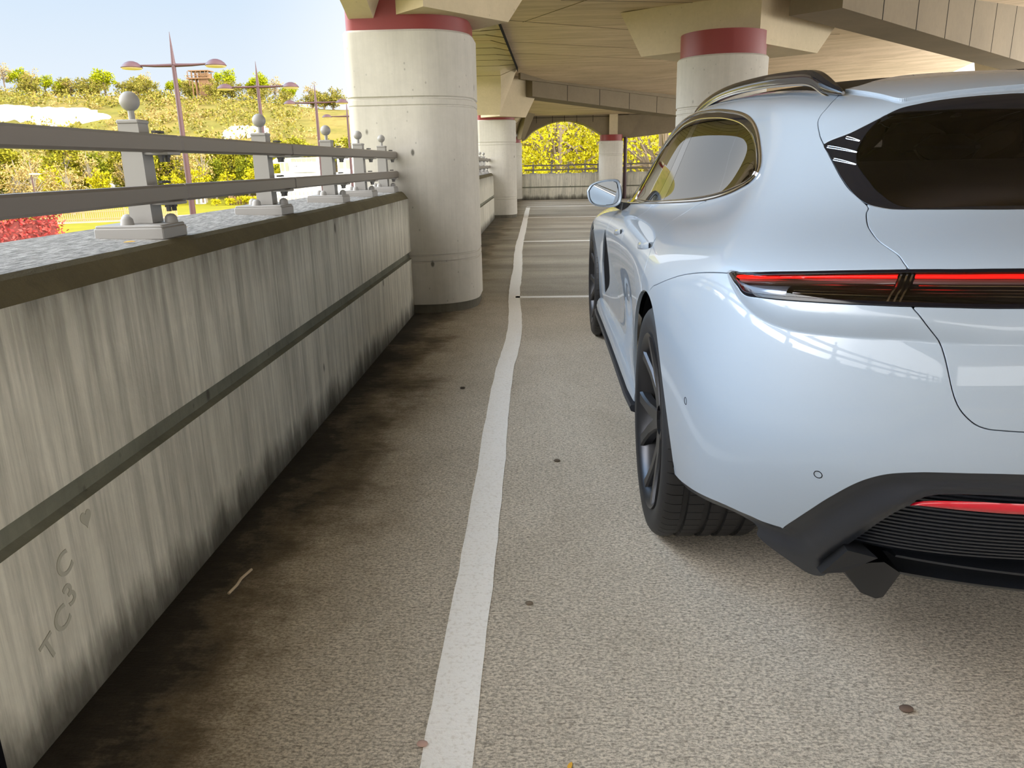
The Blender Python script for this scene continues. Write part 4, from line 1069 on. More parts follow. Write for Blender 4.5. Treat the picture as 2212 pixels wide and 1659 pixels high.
# scooped shelf under the tail lamp
def sstep(x): x = np.clip(x, 0, 1); return x * x * (3 - 2 * x)
rc = RECESS
fR, DR = region(rc, [(7.7, -1), (7.7, 4.5), (7.75, 4.78)])
V0 = GRID.reshape(-1, 3)
N0 = grid_normals(GRID).reshape(-1, 3)
depth = .026 * np.sin(np.clip(fR / .042, 0, 1) * PI / 2) * np.where(fR > 0, 1, 0) * (1 - sstep((V0[:, 2] - .893) / .04)) * (.35 + .65 * sstep((V0[:, 0] - .52) / .2))
GRID = (V0 - N0 * depth[:, None]).reshape(GRID.shape)
NRM = grid_normals(GRID)
if NRM[30, 2, 1] > 0: NRM = -NRM
BV0 = BVHTree.FromPolygons(GRID.reshape(-1, 3).tolist(), TRIS.tolist())
V0 = GRID.reshape(-1, 3)

# panel outlines on the body: (half width, forward, up) in metres from the rear axle
OUT = {
 'glass_upper': [(0.6547,-0.4754,1.172),(0.6132,-0.5151,1.1941),(0.5675,-0.5406,1.2203),(0.5281,-0.5501,1.2405),(0.4954,-0.5627,1.2482),(0.4624,-0.5738,1.2535),(0.4297,-0.5847,1.2568),(0.3966,-0.594,1.259),(0.3548,-0.604,1.2605),(0.3127,-0.6124,1.261)],
 'glass_lower': [(0.6552,-0.4773,1.1704),(0.6556,-0.5106,1.1502),(0.6552,-0.5466,1.1291),(0.6547,-0.5747,1.1125),(0.6537,-0.6,1.0982),(0.6505,-0.6387,1.0779),(0.6452,-0.674,1.0621),(0.6368,-0.7034,1.0517),(0.6209,-0.7294,1.0462),(0.6031,-0.7484,1.0438),(0.5665,-0.7711,1.0443),(0.5089,-0.7978,1.0449),(0.4046,-0.8279,1.0449)],
 'frit': [(0.5479,-0.5482,1.23),(0.5779,-0.545,1.2078),(0.5974,-0.5497,1.1848),(0.6134,-0.5614,1.1595),(0.6191,-0.5722,1.1459),(0.6228,-0.5943,1.1266),(0.6214,-0.6146,1.1132),(0.6174,-0.643,1.0965),(0.6094,-0.6908,1.0705),(0.6037,-0.7454,1.0449)],
 'tail_roof': [(0.5399,-0.2924,1.2963),(0.5582,-0.2917,1.2927),(0.5945,-0.3447,1.2746),(0.6214,-0.3796,1.2552),(0.6383,-0.3891,1.2386),(0.6464,-0.3967,1.2257),(0.6504,-0.4105,1.2136),(0.6536,-0.4329,1.1974),(0.6554,-0.4532,1.1838)],
 'tail_low': [(0.6393,-0.708,1.0487),(0.648,-0.7284,1.0371),(0.655,-0.7484,1.0275),(0.6631,-0.7786,1.0154),(0.6669,-0.8085,1.0054),(0.6691,-0.847,0.9934),(0.6644,-0.8822,0.9834),(0.6588,-0.9106,0.9743),(0.6582,-0.9336,0.9639),(0.6571,-0.9504,0.9542),(0.6627,-0.9604,0.9438),(0.6707,-0.9697,0.93),(0.6742,-0.9979,0.9148),(0.6725,-1.0138,0.9008),(0.664,-1.0219,0.8889),(0.649,-1.0287,0.8681),(0.6286,-1.0299,0.8436),(0.6217,-1.0371,0.8242),(0.6166,-1.0439,0.8024),(0.6095,-1.0514,0.7713),(0.6024,-1.0566,0.749),(0.5914,-1.0622,0.7291),(0.5725,-1.0692,0.711),(0.5562,-1.0738,0.7045),(0.5423,-1.0771,0.7027),(0.5001,-1.0851,0.7017)],
 'lamp_top': [(0.8998,-0.6797,0.9139),(0.8839,-0.7151,0.92),(0.8607,-0.7664,0.9276),(0.8236,-0.8214,0.9359),(0.7857,-0.8625,0.9417),(0.7411,-0.8996,0.9473),(0.6964,-0.9292,0.9514),(0.6598,-0.9487,0.9543),(0.6194,-0.9669,0.9565),(0.5807,-0.9816,0.9579),(0.5347,-0.9946,0.9597),(0.4937,-1.0039,0.9606)],
 'lamp_low': [(0.9002,-0.6857,0.9128),(0.9025,-0.7576,0.9015),(0.8977,-0.7819,0.8905),(0.8927,-0.8026,0.8865),(0.878,-0.8406,0.8895),(0.8416,-0.892,0.8926),(0.7797,-0.9519,0.8968),(0.7176,-0.9939,0.8999),(0.6739,-1.0133,0.9008),(0.5993,-1.0331,0.9015),(0.5114,-1.0499,0.9023)],
 'bumper_seam': [(0.8995,-0.6782,0.9147),(0.9132,-0.5907,0.9034),(0.9287,-0.4624,0.8843),(0.942,-0.3538,0.8637),(0.958,-0.2386,0.8352),(0.9686,-0.1467,0.8102),(0.9743,-0.0789,0.7905)],
 'dlo': [(0.6639,0.4407,1.2976),(0.6681,0.2364,1.2768),(0.6766,0.0858,1.2519),(0.6906,-0.0439,1.216),(0.7099,-0.1592,1.1673),(0.7261,-0.2328,1.133),(0.7397,-0.2649,1.1078),(0.7487,-0.2341,1.0867),(0.7485,-0.1294,1.0677),(0.7489,0.0492,1.0428),(0.758,0.3022,1.0164),(0.7703,0.615,0.996),(0.7953,1.2629,0.9591),(0.8073,1.894,0.9281)],
 'glass_side': [(0.7967,1.8706,0.9484),(0.7732,1.8719,1.0014),(0.7544,1.8171,1.0526),(0.7262,1.6583,1.1449),(0.7135,1.4256,1.2135),(0.7015,1.2229,1.2596),(0.6909,1.0618,1.2849),(0.6829,0.8408,1.2926),(0.6786,0.6142,1.2855),(0.6764,0.4255,1.2742),(0.6786,0.2137,1.2516),(0.6881,0.0446,1.2186),(0.7017,-0.0703,1.1824),(0.7199,-0.1652,1.1409),(0.7356,-0.219,1.111),(0.743,-0.1797,1.0888),(0.7412,-0.0401,1.0683),(0.7479,0.1955,1.038),(0.7599,0.4722,1.0147),(0.7754,0.8178,0.992),(0.7922,1.2873,0.9662)],
 'pillar_b': [(0.6812,0.8827,1.2977),(0.7373,1.0218,1.1431),(0.7937,1.2337,0.9621)],
 'pillar_b2': [(0.6774,0.7901,1.2994),(0.7326,0.8871,1.1496),(0.7863,1.025,0.9741)],
 'pillar_c': [(0.6751,0.1901,1.2588),(0.7077,0.1996,1.1581),(0.7484,0.1526,1.038)],
 'door_mid': [(0.7909,1.2292,0.9681),(0.8453,1.2724,0.9088),(0.8996,1.2336,0.8651),(0.9296,1.1259,0.8252),(0.9413,1.1085,0.7727),(0.9327,1.2642,0.687),(0.9221,1.3396,0.6063),(0.9194,1.3234,0.5371),(0.9218,1.247,0.479),(0.9241,1.1801,0.4624)],
 'door_rear': [(0.7505,0.1552,1.0337),(0.7725,0.3882,0.9909),(0.8158,0.4742,0.9489),(0.8692,0.4046,0.9201),(0.8973,0.359,0.901),(0.9291,0.2591,0.8759),(0.953,0.1643,0.8496),(0.9701,0.1249,0.8111),(0.9756,0.1431,0.7764)],
 'door_front': [(0.8126,2.0773,0.9114),(0.8707,1.9364,0.8768),(0.9241,1.9301,0.8185),(0.9378,2.0484,0.7756)],
 'vent': [(0.9372,2.092,0.7823),(0.9401,2.1708,0.7158),(0.9357,2.2642,0.6487),(0.9318,2.3422,0.5656),(0.9297,2.3373,0.4909),(0.9282,2.2858,0.4154),(0.9266,2.252,0.3794),(0.9232,2.109,0.4287),(0.9198,1.9936,0.4719),(0.9187,1.965,0.5148),(0.9196,1.9782,0.5548),(0.9262,1.9959,0.6359),(0.9366,1.9926,0.7189),(0.9387,2.0348,0.763)],
 'handle_a': [(0.9329,1.6035,0.7972),(0.9226,1.3955,0.8298),(0.9207,1.2865,0.836),(0.9316,1.3,0.8122),(0.9342,1.4549,0.7953)],
 'handle_b': [(0.9432,0.4957,0.8429),(0.9316,0.4164,0.8641),(0.9293,0.3064,0.8731),(0.9454,0.2588,0.8557),(0.9492,0.341,0.8446)],
 'bumper_low': [(0.9472,-0.4155,0.3675),(0.9417,-0.4313,0.344),(0.9342,-0.5195,0.3603),(0.8983,-0.6883,0.3953),(0.8549,-0.774,0.4041),(0.8313,-0.8058,0.4038),(0.7989,-0.8458,0.4081)],
 'bumper_arch': [(0.7988,-0.8457,0.4077),(0.7827,-0.8949,0.4577),(0.7624,-0.9434,0.5103),(0.7495,-0.9663,0.536),(0.7359,-0.9857,0.5587),(0.7214,-1.0017,0.5773),(0.7059,-1.0147,0.5911),(0.6896,-1.0256,0.6012),(0.6726,-1.035,0.6079),(0.6466,-1.047,0.6142),(0.62,-1.0572,0.6183),(0.566,-1.0734,0.623),(0.4901,-1.0886,0.6268)],
 'trim_inner': [(0.7104,-0.8674,0.3359),(0.7019,-0.9028,0.3782),(0.6854,-0.9475,0.4322),(0.6692,-0.9825,0.4777),(0.6508,-1.0099,0.514),(0.6356,-1.0254,0.5338),(0.6319,-1.0313,0.5438),(0.6206,-1.0396,0.5542),(0.6074,-1.0464,0.5605),(0.5809,-1.0563,0.5661),(0.5348,-1.0685,0.5697),(0.4757,-1.079,0.5716)],
 'sensor_a': [(0.9593,-0.5837,0.6036)],
 'sensor_b': [(0.7803,-0.9595,0.5755)],
 'valance_low': [(0.9377,-0.4272,0.3199),(0.9238,-0.5641,0.3491),(0.8873,-0.6957,0.3746),(0.8508,-0.7574,0.3739),(0.8316,-0.775,0.3627),(0.828,-0.7688,0.3484),(0.7697,-0.8034,0.3112),(0.7258,-0.8197,0.286),(0.704,-0.8395,0.293),(0.7029,-0.8536,0.311)],
 'arch_pts': [(0.9792,0.1847,0.7098),(0.9779,0.1099,0.7594),(0.9783,-0.0865,0.7566),(0.9785,-0.1892,0.7276),(0.9742,-0.3739,0.6),(0.9415,-0.4304,0.3423)],
 'slat_a': [(0.6223,-0.5146,1.1844),(0.62,-0.5162,1.1859),(0.6137,-0.53,1.1828),(0.606,-0.5481,1.1772),(0.6052,-0.5503,1.1763),(0.6075,-0.5482,1.1757),(0.6148,-0.5339,1.1787),(0.6223,-0.5185,1.1817)],
 'slat_b': [(0.6516,-0.4934,1.1651),(0.6489,-0.4946,1.1674),(0.6187,-0.5608,1.1548),(0.6205,-0.5608,1.1531),(0.6511,-0.4971,1.1634)],
 'slat_c': [(0.6519,-0.5366,1.1383),(0.6491,-0.538,1.1403),(0.6262,-0.5863,1.1293),(0.6277,-0.5863,1.128),(0.6513,-0.5406,1.1365)],
 'wing': [(0.5492,-0.2934,1.2943),(0.5396,-0.3663,1.2847),(0.5313,-0.4444,1.2722),(0.5258,-0.4926,1.2625),(0.5199,-0.5178,1.2571),(0.513,-0.5299,1.2553),(0.5001,-0.5361,1.2572),(0.4872,-0.542,1.2589),(0.454,-0.554,1.2631),(0.412,-0.5662,1.2671),(0.3695,-0.5763,1.2699),(0.2995,-0.5866,1.2735)],
 'grille_top': [(0.6893,-0.9367,0.4185),(0.6761,-0.9738,0.4681),(0.6566,-1.0007,0.5007),(0.6362,-1.023,0.5289),(0.6297,-1.0287,0.536)],
 'reflector': [(0.6297,-1.0287,0.536),(0.6162,-1.0373,0.5449),(0.5952,-1.0462,0.5503),(0.568,-1.0552,0.5539),(0.5213,-1.0666,0.557),(0.4708,-1.0746,0.5574)],
 'reflector_low': [(0.6295,-1.0284,0.5354),(0.6001,-1.0381,0.5348),(0.5428,-1.0531,0.5346),(0.5037,-1.0602,0.5339),(0.4619,-1.0659,0.5333)],
 'roof_edge': [(0.5421,-0.2866,1.2967),(0.5079,-0.2737,1.3044),(0.4392,-0.2106,1.3214),(0.3561,-0.1586,1.3349),(0.2924,-0.2332,1.3324),(0.2498,-0.3223,1.3259),(0.1957,-0.3992,1.3186)],
}
# ------------------------------------------------------------------ car: cut the body surface into panels
OUT['dlo'] = [(.805,2.22,.925),(.775,2.12,.985),(.757,2.0,1.045),(.742,1.80,1.125),(.722,1.65,1.20),(.708,1.45,1.258),(.677,1.216,1.302),(.667,.972,1.319),(.663,.66,1.313)] + OUT['dlo'] + [(.808,2.1,.9225)]
O = OUT
O['door_mid'] = [(.7894,1.24,.9675),(.846,1.245,.91),(.90,1.23,.865),(.935,1.20,.80),(.936,1.195,.70),(.925,1.22,.58),(.92,1.215,.47),(.925,1.15,.36),(.91,1.10,.20)]
O['door_front'] = [(.81,2.09,.915),(.868,2.03,.87),(.92,1.98,.82),(.936,1.93,.74),(.926,1.90,.6),(.918,1.90,.45),(.92,1.95,.33),(.905,2.0,.20)]
RE = O['roof_edge'][::-1]; RE = [(0, RE[0][1] - .012, RE[0][2] + .01), (.2, RE[0][1] - .008, RE[0][2] + .006)] + RE
hatch_path = join(RE, O['tail_roof'][1:], [O['glass_lower'][i] for i in (1, 2, 3, 4, 5)], O['tail_low'], [(.40,-1.092,.700),(.2,-1.10,.700),(0,-1.102,.700)])
fH, D_H = region(hatch_path, [(4.2, -1), (14.6, -1)])
fG, D_G = region(join([(0,-.66,1.262),(.16,-.655,1.262)], O['glass_upper'][::-1], O['glass_lower'][1:], [(.2,-.85,1.046),(0,-.855,1.046)]), [(9.5, -1), (12.5, -1)])
fFI, D_FI = region(join([(0,-.68,1.238),(.3,-.665,1.236),(.46,-.61,1.232)], O['frit'][:-1], [(.585,-.755,1.05),(.5,-.795,1.052),(.3,-.835,1.053),(0,-.852,1.053)]), [(9.8, -1), (12.2, -1)])
fL, D_L = region(join([(0,-1.06,.962),(.25,-1.052,.962)], O['lamp_top'][::-1], O['lamp_low'], [(.25,-1.085,.902),(0,-1.09,.902)]), [(7.1, -1), (7.9, -1)], 3)
lamp_mid = params_of([(.9, -.72, .905), (.75, -.92, .925), (.45, -1.03, .93)])
arch_in = [(.97, -.04, .75), (.97, -.06, .6), (.95, -.2, .40), (.942, -.34, .345)]
fB, D_B = region(join(O['bumper_seam'], arch_in, O['bumper_low'][1:], O['bumper_arch'], [(.30,-1.115,.628),(0,-1.12,.628)]),
                 np.concatenate([[(3.4, -1), (7.5, -1)], lamp_mid[::-1]]), 4)
fV, D_V = region(join([(.95,-.30,.335)], O['valance_low'], O['trim_inner'], [(.3,-1.10,.5725),(0,-1.105,.5725)]), [(4.5, -1), (4.5, 6.6)], 4)
fLow, _ = region(join([(.95,-.10,.33),(.95,-.30,.335)], O['valance_low'], O['trim_inner'], [(.3,-1.10,.5725),(0,-1.105,.5725)]), [(4.5, -1), (4.5, 6.6)], 0)
fD, D_D = region(O['dlo'] + O['dlo'][:1], [], 4)
fS, D_S = region(O['glass_side'] + O['glass_side'][:1], [], 4)
fVent, D_VENT = region(O['vent'] + O['vent'][:1], [], 3)
fW, D_W = region(join([(0, O['wing'][-1][1] - .014, O['wing'][-1][2] + .006), (.16, O['wing'][-1][1] - .009, O['wing'][-1][2] + .004)], O['wing'][::-1], [(.57,-.25,1.306)]), [(14.3, 4.6), (14.3, -1)], 4)
fRoof, D_ROOF = region(RE + [(.566,-.24,1.306),(.574,-.14,1.314),(.572,.2,1.333),(.566,.5,1.348),(.560,.9,1.354),(.545,1.3,1.338),(.46,1.5,1.34),(.3,1.6,1.345),(0,1.66,1.352)], [(16, 17), (16, -1)], 4)
ws_poly = np.array([(10.15, 18), (10.15, 13.1), (11, 12.75), (12, 12.55), (13, 12.5), (13.6, 12.8), (13.75, 18)])
fWS = np.where(poly_inside(ws_poly, PAR), .02, -.02)

WHEEL_Y = (0.0, 2.904); WHEEL_Z = .362; ARCH_R = .400
fA = np.minimum(*[np.where(V0[:, 0] > .55, np.hypot(V0[:, 1] - y, V0[:, 2] - WHEEL_Z - .004) - ARCH_R, .5) for y in WHEEL_Y])
def in_glass(*ys): return [params_of([(.72, y, 1.08)])[0] for y in ys]
fRD, _ = region(join(O['door_rear'], [(.97,.08,.68),(.965,.12,.5),(.955,.3,.3),(.92,.5,.195),(.90,.8,.19)], O['door_mid'][::-1]), in_glass(1.24, .16), 4)
fFD, _ = region(join(O['door_mid'], [(.895,1.4,.19),(.895,1.8,.19)], O['door_front'][::-1]), in_glass(1.85, 1.24), 4)
fSill = V0[:, 2] - .235
g = .0021
NFIELD = dict(H=fH, G=fG, FI=fFI, L=fL, B=fB, V=fV, LOW=fLow, D=fD, S=fS, VENT=fVent, W=fW, ROOF=fRoof, WS=fWS, A=fA, RD=fRD, FD=fFD, SILL=fSill, C=CC.ravel(), L_=LL.ravel())
FI_ = {k: 6 + i for i, k in enumerate(NFIELD)}
SOUP = np.concatenate([V0, NRM.reshape(-1, 3)] + [f[:, None] for f in NFIELD.values()], 1)[TRIS]

def clip(T, f):
    """keep the side of every triangle where f > 0, cutting along f = 0"""
    f = f(T) if callable(f) else f
    p = f > 0; k = p.sum(1)
    keep = [T[k == 3]]
    for cnt in (1, 2):
        m = k == cnt
        if not m.any(): continue
        t, ff, pp = T[m], f[m], p[m]
        odd = np.argmax(pp if cnt == 1 else ~pp, axis=1); r = np.arange(len(t))
        a, b, c = t[r, odd], t[r, (odd + 1) % 3], t[r, (odd + 2) % 3]
        fa, fb, fc = ff[r, odd], ff[r, (odd + 1) % 3], ff[r, (odd + 2) % 3]
        ab = a + (b - a) * (fa / (fa - fb))[:, None]; ac = a + (c - a) * (fa / (fa - fc))[:, None]
        if cnt == 1: keep.append(np.stack([a, ab, ac], 1))
        else: keep += [np.stack([ab, b, c], 1), np.stack([ab, c, ac], 1)]
    return np.concatenate(keep)

def F(name, sign=1.0, off=0.0): return lambda T: sign * T[:, :, FI_[name]] - off

def soup_mesh(T, both=True, offset=0.0, flange=0.0, flange_all=True):
    """weld cut triangles to one mesh in car coordinates; both = also the mirrored half; returns verts, faces, normals"""
    P = T[:, :, :3].reshape(-1, 3); N = T[:, :, 3:6].reshape(-1, 3)
    P = P + N * offset
    key = np.round(P * 2e4).astype(np.int64)
    _, idx, inv = np.unique(key, axis=0, return_index=True, return_inverse=True)
    inv = inv.ravel()
    Pv, Nv = P[idx], N[idx]; Nv = Nv / np.maximum(np.linalg.norm(Nv, axis=1, keepdims=True), 1e-9)
    Fv = inv.reshape(-1, 3)
    Fv = Fv[(Fv[:, 0] != Fv[:, 1]) & (Fv[:, 1] != Fv[:, 2]) & (Fv[:, 0] != Fv[:, 2])]
    A, B, C = Pv[Fv[:, 0]], Pv[Fv[:, 1]], Pv[Fv[:, 2]]
    flip = np.einsum('ij,ij->i', np.cross(B - A, C - A), Nv[Fv].sum(1)) < 0
    Fv[flip] = Fv[flip][:, ::-1]
    if flange > 0:
        E = np.concatenate([Fv[:, [0, 1]], Fv[:, [1, 2]], Fv[:, [2, 0]]])
        k = np.sort(E, 1); u, first, cn = np.unique(k, axis=0, return_index=True, return_counts=True)
        Eb = E[first[cn == 1]]
        Eb = Eb[~((np.abs(Pv[Eb[:, 0], 0]) < 1e-4) & (np.abs(Pv[Eb[:, 1], 0]) < 1e-4))]
        a, b = Pv[Eb[:, 0]], Pv[Eb[:, 1]]; na, nb = Nv[Eb[:, 0]], Nv[Eb[:, 1]]
        out = np.cross(b - a, na); out /= np.maximum(np.linalg.norm(out, axis=1, keepdims=True), 1e-9)
        n0 = len(Pv); m = len(Eb); s = min(.0014, flange * .3)
        rings = [(a, b, na, nb), (a + out * s * .7 - na * s * .3, b + out * s * .7 - nb * s * .3, na + out, nb + out),
                 (a + out * s - na * s, b + out * s - nb * s, out, out), (a + out * s - na * flange, b + out * s - nb * flange, out, out)]
        for ra, rb, x, y in rings:
            x = x / np.linalg.norm(x, axis=1, keepdims=True); y = y / np.linalg.norm(y, axis=1, keepdims=True)
            Pv = np.concatenate([Pv, ra, rb]); Nv = np.concatenate([Nv, x, y])
        quads = []
        for r in range(3):
            o0 = n0 + r * 2 * m; o1 = o0 + 2 * m; i = np.arange(m)
            quads += [np.stack([o0 + i, o1 + i, o1 + m + i], 1), np.stack([o0 + i, o1 + m + i, o0 + m + i], 1)]
        Fv = np.concatenate([Fv] + quads)
    Pl = Pv * np.array([-1, 1, 1]); Nl = Nv * np.array([-1, 1, 1]); Fl = Fv[:, ::-1]
    if both:
        Pl = np.concatenate([Pl, Pv]); Nl = np.concatenate([Nl, Nv]); Fl = np.concatenate([Fl, Fv + len(Pv)])
    return Pl, Fl, Nl

car = tag(empty('car', CAR), 'pale ice-grey sports estate car seen from its left rear corner, red lamp bar lit', 'car')

def panel(name, T, m, both=True, **kw):
    V, Fc, N = soup_mesh(T, both, **kw)
    return mesh_obj(name, V, Fc, m, car, 40, N)

def chain(T, *fs):
    for f in fs: T = clip(T, f)
    return T

FL = .012
T_b = chain(SOUP, F('B', 1, g), F('H', -1, g), F('L', -1, g), F('A', 1, 0))
T_b = T_b[~np.all(T_b[:, :, FI_['C']] > 8.2, axis=1)]
panel('rear_bumper', T_b, paint, flange=FL)
panel('tailgate', chain(SOUP, F('H', 1, g), F('G', -1, g), F('L', -1, g)), paint, flange=FL)
T_s = chain(SOUP, F('B', -1, g), F('H', -1, g), F('L', -1, g), F('D', -1, 0), F('A', 1, 0), F('SILL', 1, 0), F('VENT', -1, 0), F('ROOF', -1, .001), F('WS', -1, 0))
T_s = T_s[~(np.all(T_s[:, :, FI_['C']] < 7.0, axis=1) & np.all(T_s[:, :, FI_['L_']] < 4.9, axis=1))]
panel('body_shell', chain(T_s, F('RD', -1, g), F('FD', -1, g)), paint, flange=FL)
for nm, k in (('rear_door', 'RD'), ('front_door', 'FD')):
    for sg in (-1, 1):
        V, Fc, N = soup_mesh(chain(T_s, F(k, 1, g)), False, flange=FL)
        if sg > 0: V = V * [-1, 1, 1]; N = N * [-1, 1, 1]; Fc = Fc[:, ::-1]
        mesh_obj(nm, V, Fc, paint, car, 40, N)
panel('roof_panel', chain(SOUP, F('ROOF', 1, .001), F('H', -1, g)), roof_black, flange=.01)
# trim wing of the roof spoiler, standing proud of the tailgate
panel('roof_spoiler', chain(SOUP, F('W', 1, 0), F('H', 1, .003)), paint, offset=.007, flange=.01)
# rear glass: black border with three slats, tinted pane inside
rg = panel('rear_window', chain(SOUP, F('FI', 1, 0)), tinted_glass)
def sub(name, T, m, parent, both=True, **kw):
    V, Fc, N = soup_mesh(T, both, **kw)
    return mesh_obj(name, V, Fc, m, parent, 40, N)
sub('black_border', chain(SOUP, F('G', 1, .001), F('FI', -1, 0)), black_gloss, rg, flange=.006)
for k in ('slat_a', 'slat_b', 'slat_c'):
    c = on_surface(O[k] + O[k][:1], 3)
    for s in (-1, 1):
        MB().tube([(s * p[0], p[1], p[2]) for p in c[:-1]], .0011, 6, closed=True).build('corner_slat', chrome, rg)
# dark inner skin seen only through the panel gaps
T_i = chain(SOUP, F('A', 1, .004), F('D', -1, -.012), F('FI', -1, .012), F('WS', -1, 0), F('SILL', 1, 0), F('L', -1, .004))
T_i = T_i[~(np.all(T_i[:, :, FI_['C']] < 7.0, axis=1) & np.any(T_i[:, :, FI_['LOW']] < .006, axis=1))]
T_i = clip(T_i, lambda T: np.maximum(-T[:, :, FI_['V']], T[:, :, FI_['B']] + .0005))
panel('inner_skin', T_i, gap_black, offset=-.0105)

# side glass, one set on each side
pc = params_of(O['pillar_c']); pb = params_of(O['pillar_b']); pb2 = params_of(O['pillar_b2'])
def side_of(line, V=None):
    """positive ahead of a pillar line"""
    q = line[np.argsort(line[:, 0])]
    return lambda T: (T[:, :, FI_['C']] - np.interp(T[:, :, FI_['L_']], q[:, 0], q[:, 1]))
neg = lambda f, o: (lambda T: -f(T) - o)
pos = lambda f, o: (lambda T: f(T) - o)
Sg = chain(SOUP, F('S', 1, 0))
panes = {'quarter_window': chain(Sg, neg(side_of(pc), .008)), 'rear_door_window': chain(Sg, pos(side_of(pc), .008), neg(side_of(pb2), .004)),
         'front_door_window': chain(Sg, pos(side_of(pb), .004)), 'window_pillar': chain(Sg, pos(side_of(pb2), 0.004), neg(side_of(pb), 0.004))}
surround = chain(SOUP, F('D', 1, 0), F('S', -1, 0))
Cc = chain(Sg, pos(side_of(pc), -.008), neg(side_of(pc), -.008))
for sgn in (-1, 1):
    fx = np.array([sgn, 1, 1])
    def both_sides(name, T, m, **kw):
        V, Fc, N = soup_mesh(T, False, **kw)
        if sgn > 0: V = V * [-1, 1, 1]; N = N * [-1, 1, 1]; Fc = Fc[:, ::-1]
        return mesh_obj(name, V, Fc, m, car, 40, N)
    for k, T in panes.items(): both_sides(k, T, black_gloss if k == 'window_pillar' else side_glass)
    sr = both_sides('window_surround', np.concatenate([surround, Cc]), black_gloss, flange=.008)
    for c, r in ((D_D[:-1], .0058), (D_S[:-1], .0026)):
        MB().tube([(sgn * (p[0] + .001), p[1], p[2]) for p in c], r, 8, closed=True).build('chrome_moulding', chrome, sr)
panel('windscreen', chain(SOUP, F('WS', 1, 0)), clear_glass)

# tail lamp: layered strips behind a clear lens, laid out by bearing round the tail
def bearing(p): return math.atan2(p[0], -(p[1] + .2))
_t = catmull(join([(0,-1.06,.962),(.25,-1.052,.962)], O['lamp_top'][::-1]), 6); _l = catmull(join([(0,-1.09,.902),(.25,-1.085,.902)], O['lamp_low'][::-1]), 6)
TB, LB = np.array([bearing(p) for p in _t]), np.array([bearing(p) for p in _l])
_m = LB < bearing(O['lamp_low'][4]) + .001
_fit = np.polyfit(LB[_m], _l[_m][:, 2], 3)
TIP = float(TB.max())
def lamp_z(a, f):
    zt = np.interp(a, TB, _t[:, 2]); return zt - f * (zt - np.polyval(_fit, a))
def end_of(f):
    for a in np.linspace(TIP, .5, 160):
        if lamp_z(a, f) > np.interp(a, LB, _l[:, 2]) + .002: return a
    return .5
def strip(f0, f1, inset, m, name, parent, s, a0, a1, n=80, bulge=0.0, rows=4):
    V = []
    for r in range(rows + 1):
        f = f0 + (f1 - f0) * r / rows; e = min(a1, end_of(f) - .012) if a1 > .2 else a1
        for a in np.linspace(a0, e, n):
            z = lamp_z(a, f); d = Vector((math.sin(a), -math.cos(a), 0))
            h = BV0.ray_cast(Vector((0, -.2, z)), d)[0]
            q = h - d * (inset - bulge * math.sin(PI * r / rows)); V.append((s * q.x, q.y, q.z))
    Fc = [(r * n + i, r * n + i + 1, (r + 1) * n + i + 1, (r + 1) * n + i) for r in range(rows) for i in range(n - 1)]
    if s > 0: Fc = [f[::-1] for f in Fc]
    return mesh_obj(name, V, Fc, m, parent, 60)
SPLIT = bearing((.665, -.955)); SPLIT_LOW = bearing((.674, -1.013))
for s in (-1, 1):
    V, Fc, N = soup_mesh(chain(SOUP, F('L', 1, .0012)), False)
    if s > 0: V = V * [-1, 1, 1]; N = N * [-1, 1, 1]; Fc = Fc[:, ::-1]
    lamp = mesh_obj('tail_lamp', V, Fc, lens_glass, car, 40, N)
    V, Fc, N = soup_mesh(chain(SOUP, F('L', 1, .0012), F('L', -1, -.0065)), False, offset=.0004, flange=.018)
    if s > 0: V = V * [-1, 1, 1]; N = N * [-1, 1, 1]; Fc = Fc[:, ::-1]
    mesh_obj('lamp_rim', V, Fc, lamp_rim, lamp, 40, N)
    strip(-.35, 1.12, .020, lamp_dark, 'lamp_housing', lamp, s, 0, TIP + .3, 90)
    for lo, hi in ((0.0, SPLIT - .016), (SPLIT + .010, 2.0)):
        near = hi < 1.5
        strip(.105, .29, .012, red_glow, 'light_bar', lamp, s, lo, hi, 60, .005)
        strip(.31, .45, .012, smoke_red, 'smoked_band', lamp, s, lo, hi, 60, .003)
        strip(.465, .495, .009, lamp_silver, 'silver_line', lamp, s, lo, hi - (.01 if near else 0), 60)
        for f in (.58, .66, .74): strip(f, f + .016, .010, lamp_silver, 'silver_line', lamp, s, lo, hi if near else SPLIT + .16, 60)
        if not near:
            strip(.53, .86, .008, lamp_pale, 'reversing_lens', lamp, s, SPLIT + .17, hi, 50, .002)
        strip(.06, .075, .004, lamp_silver, 'silver_line', lamp, s, lo, hi, 60)
    for k in (-.013, -.005, .004): strip(.10, .90, .007, lamp_silver, 'divider', lamp, s, SPLIT + k, SPLIT + k + .003, 3)

# bumper sensors: thin dark rings
for k in ('sensor_a', 'sensor_b'):
    q, nn, i, d = BV0.find_nearest(Vector(O[k][0])); nv = Vector(NRM.reshape(-1, 3)[TRIS[i][0]]); r0 = .0076 if k == 'sensor_b' else .0085
    t1 = nv.cross(Vector((0, 0, 1))).normalized(); t2 = t1.cross(nv)
    for s in (-1, 1):
        ring = [q + (t1 * math.cos(a) + t2 * math.sin(a)) * r0 + nv * .0002 for a in np.linspace(0, 2 * PI, 28, endpoint=False)]
        MB().tube([(s * p.x, p.y, p.z) for p in ring], .0008, 5, closed=True).build('parking_sensor', gap_black, car)

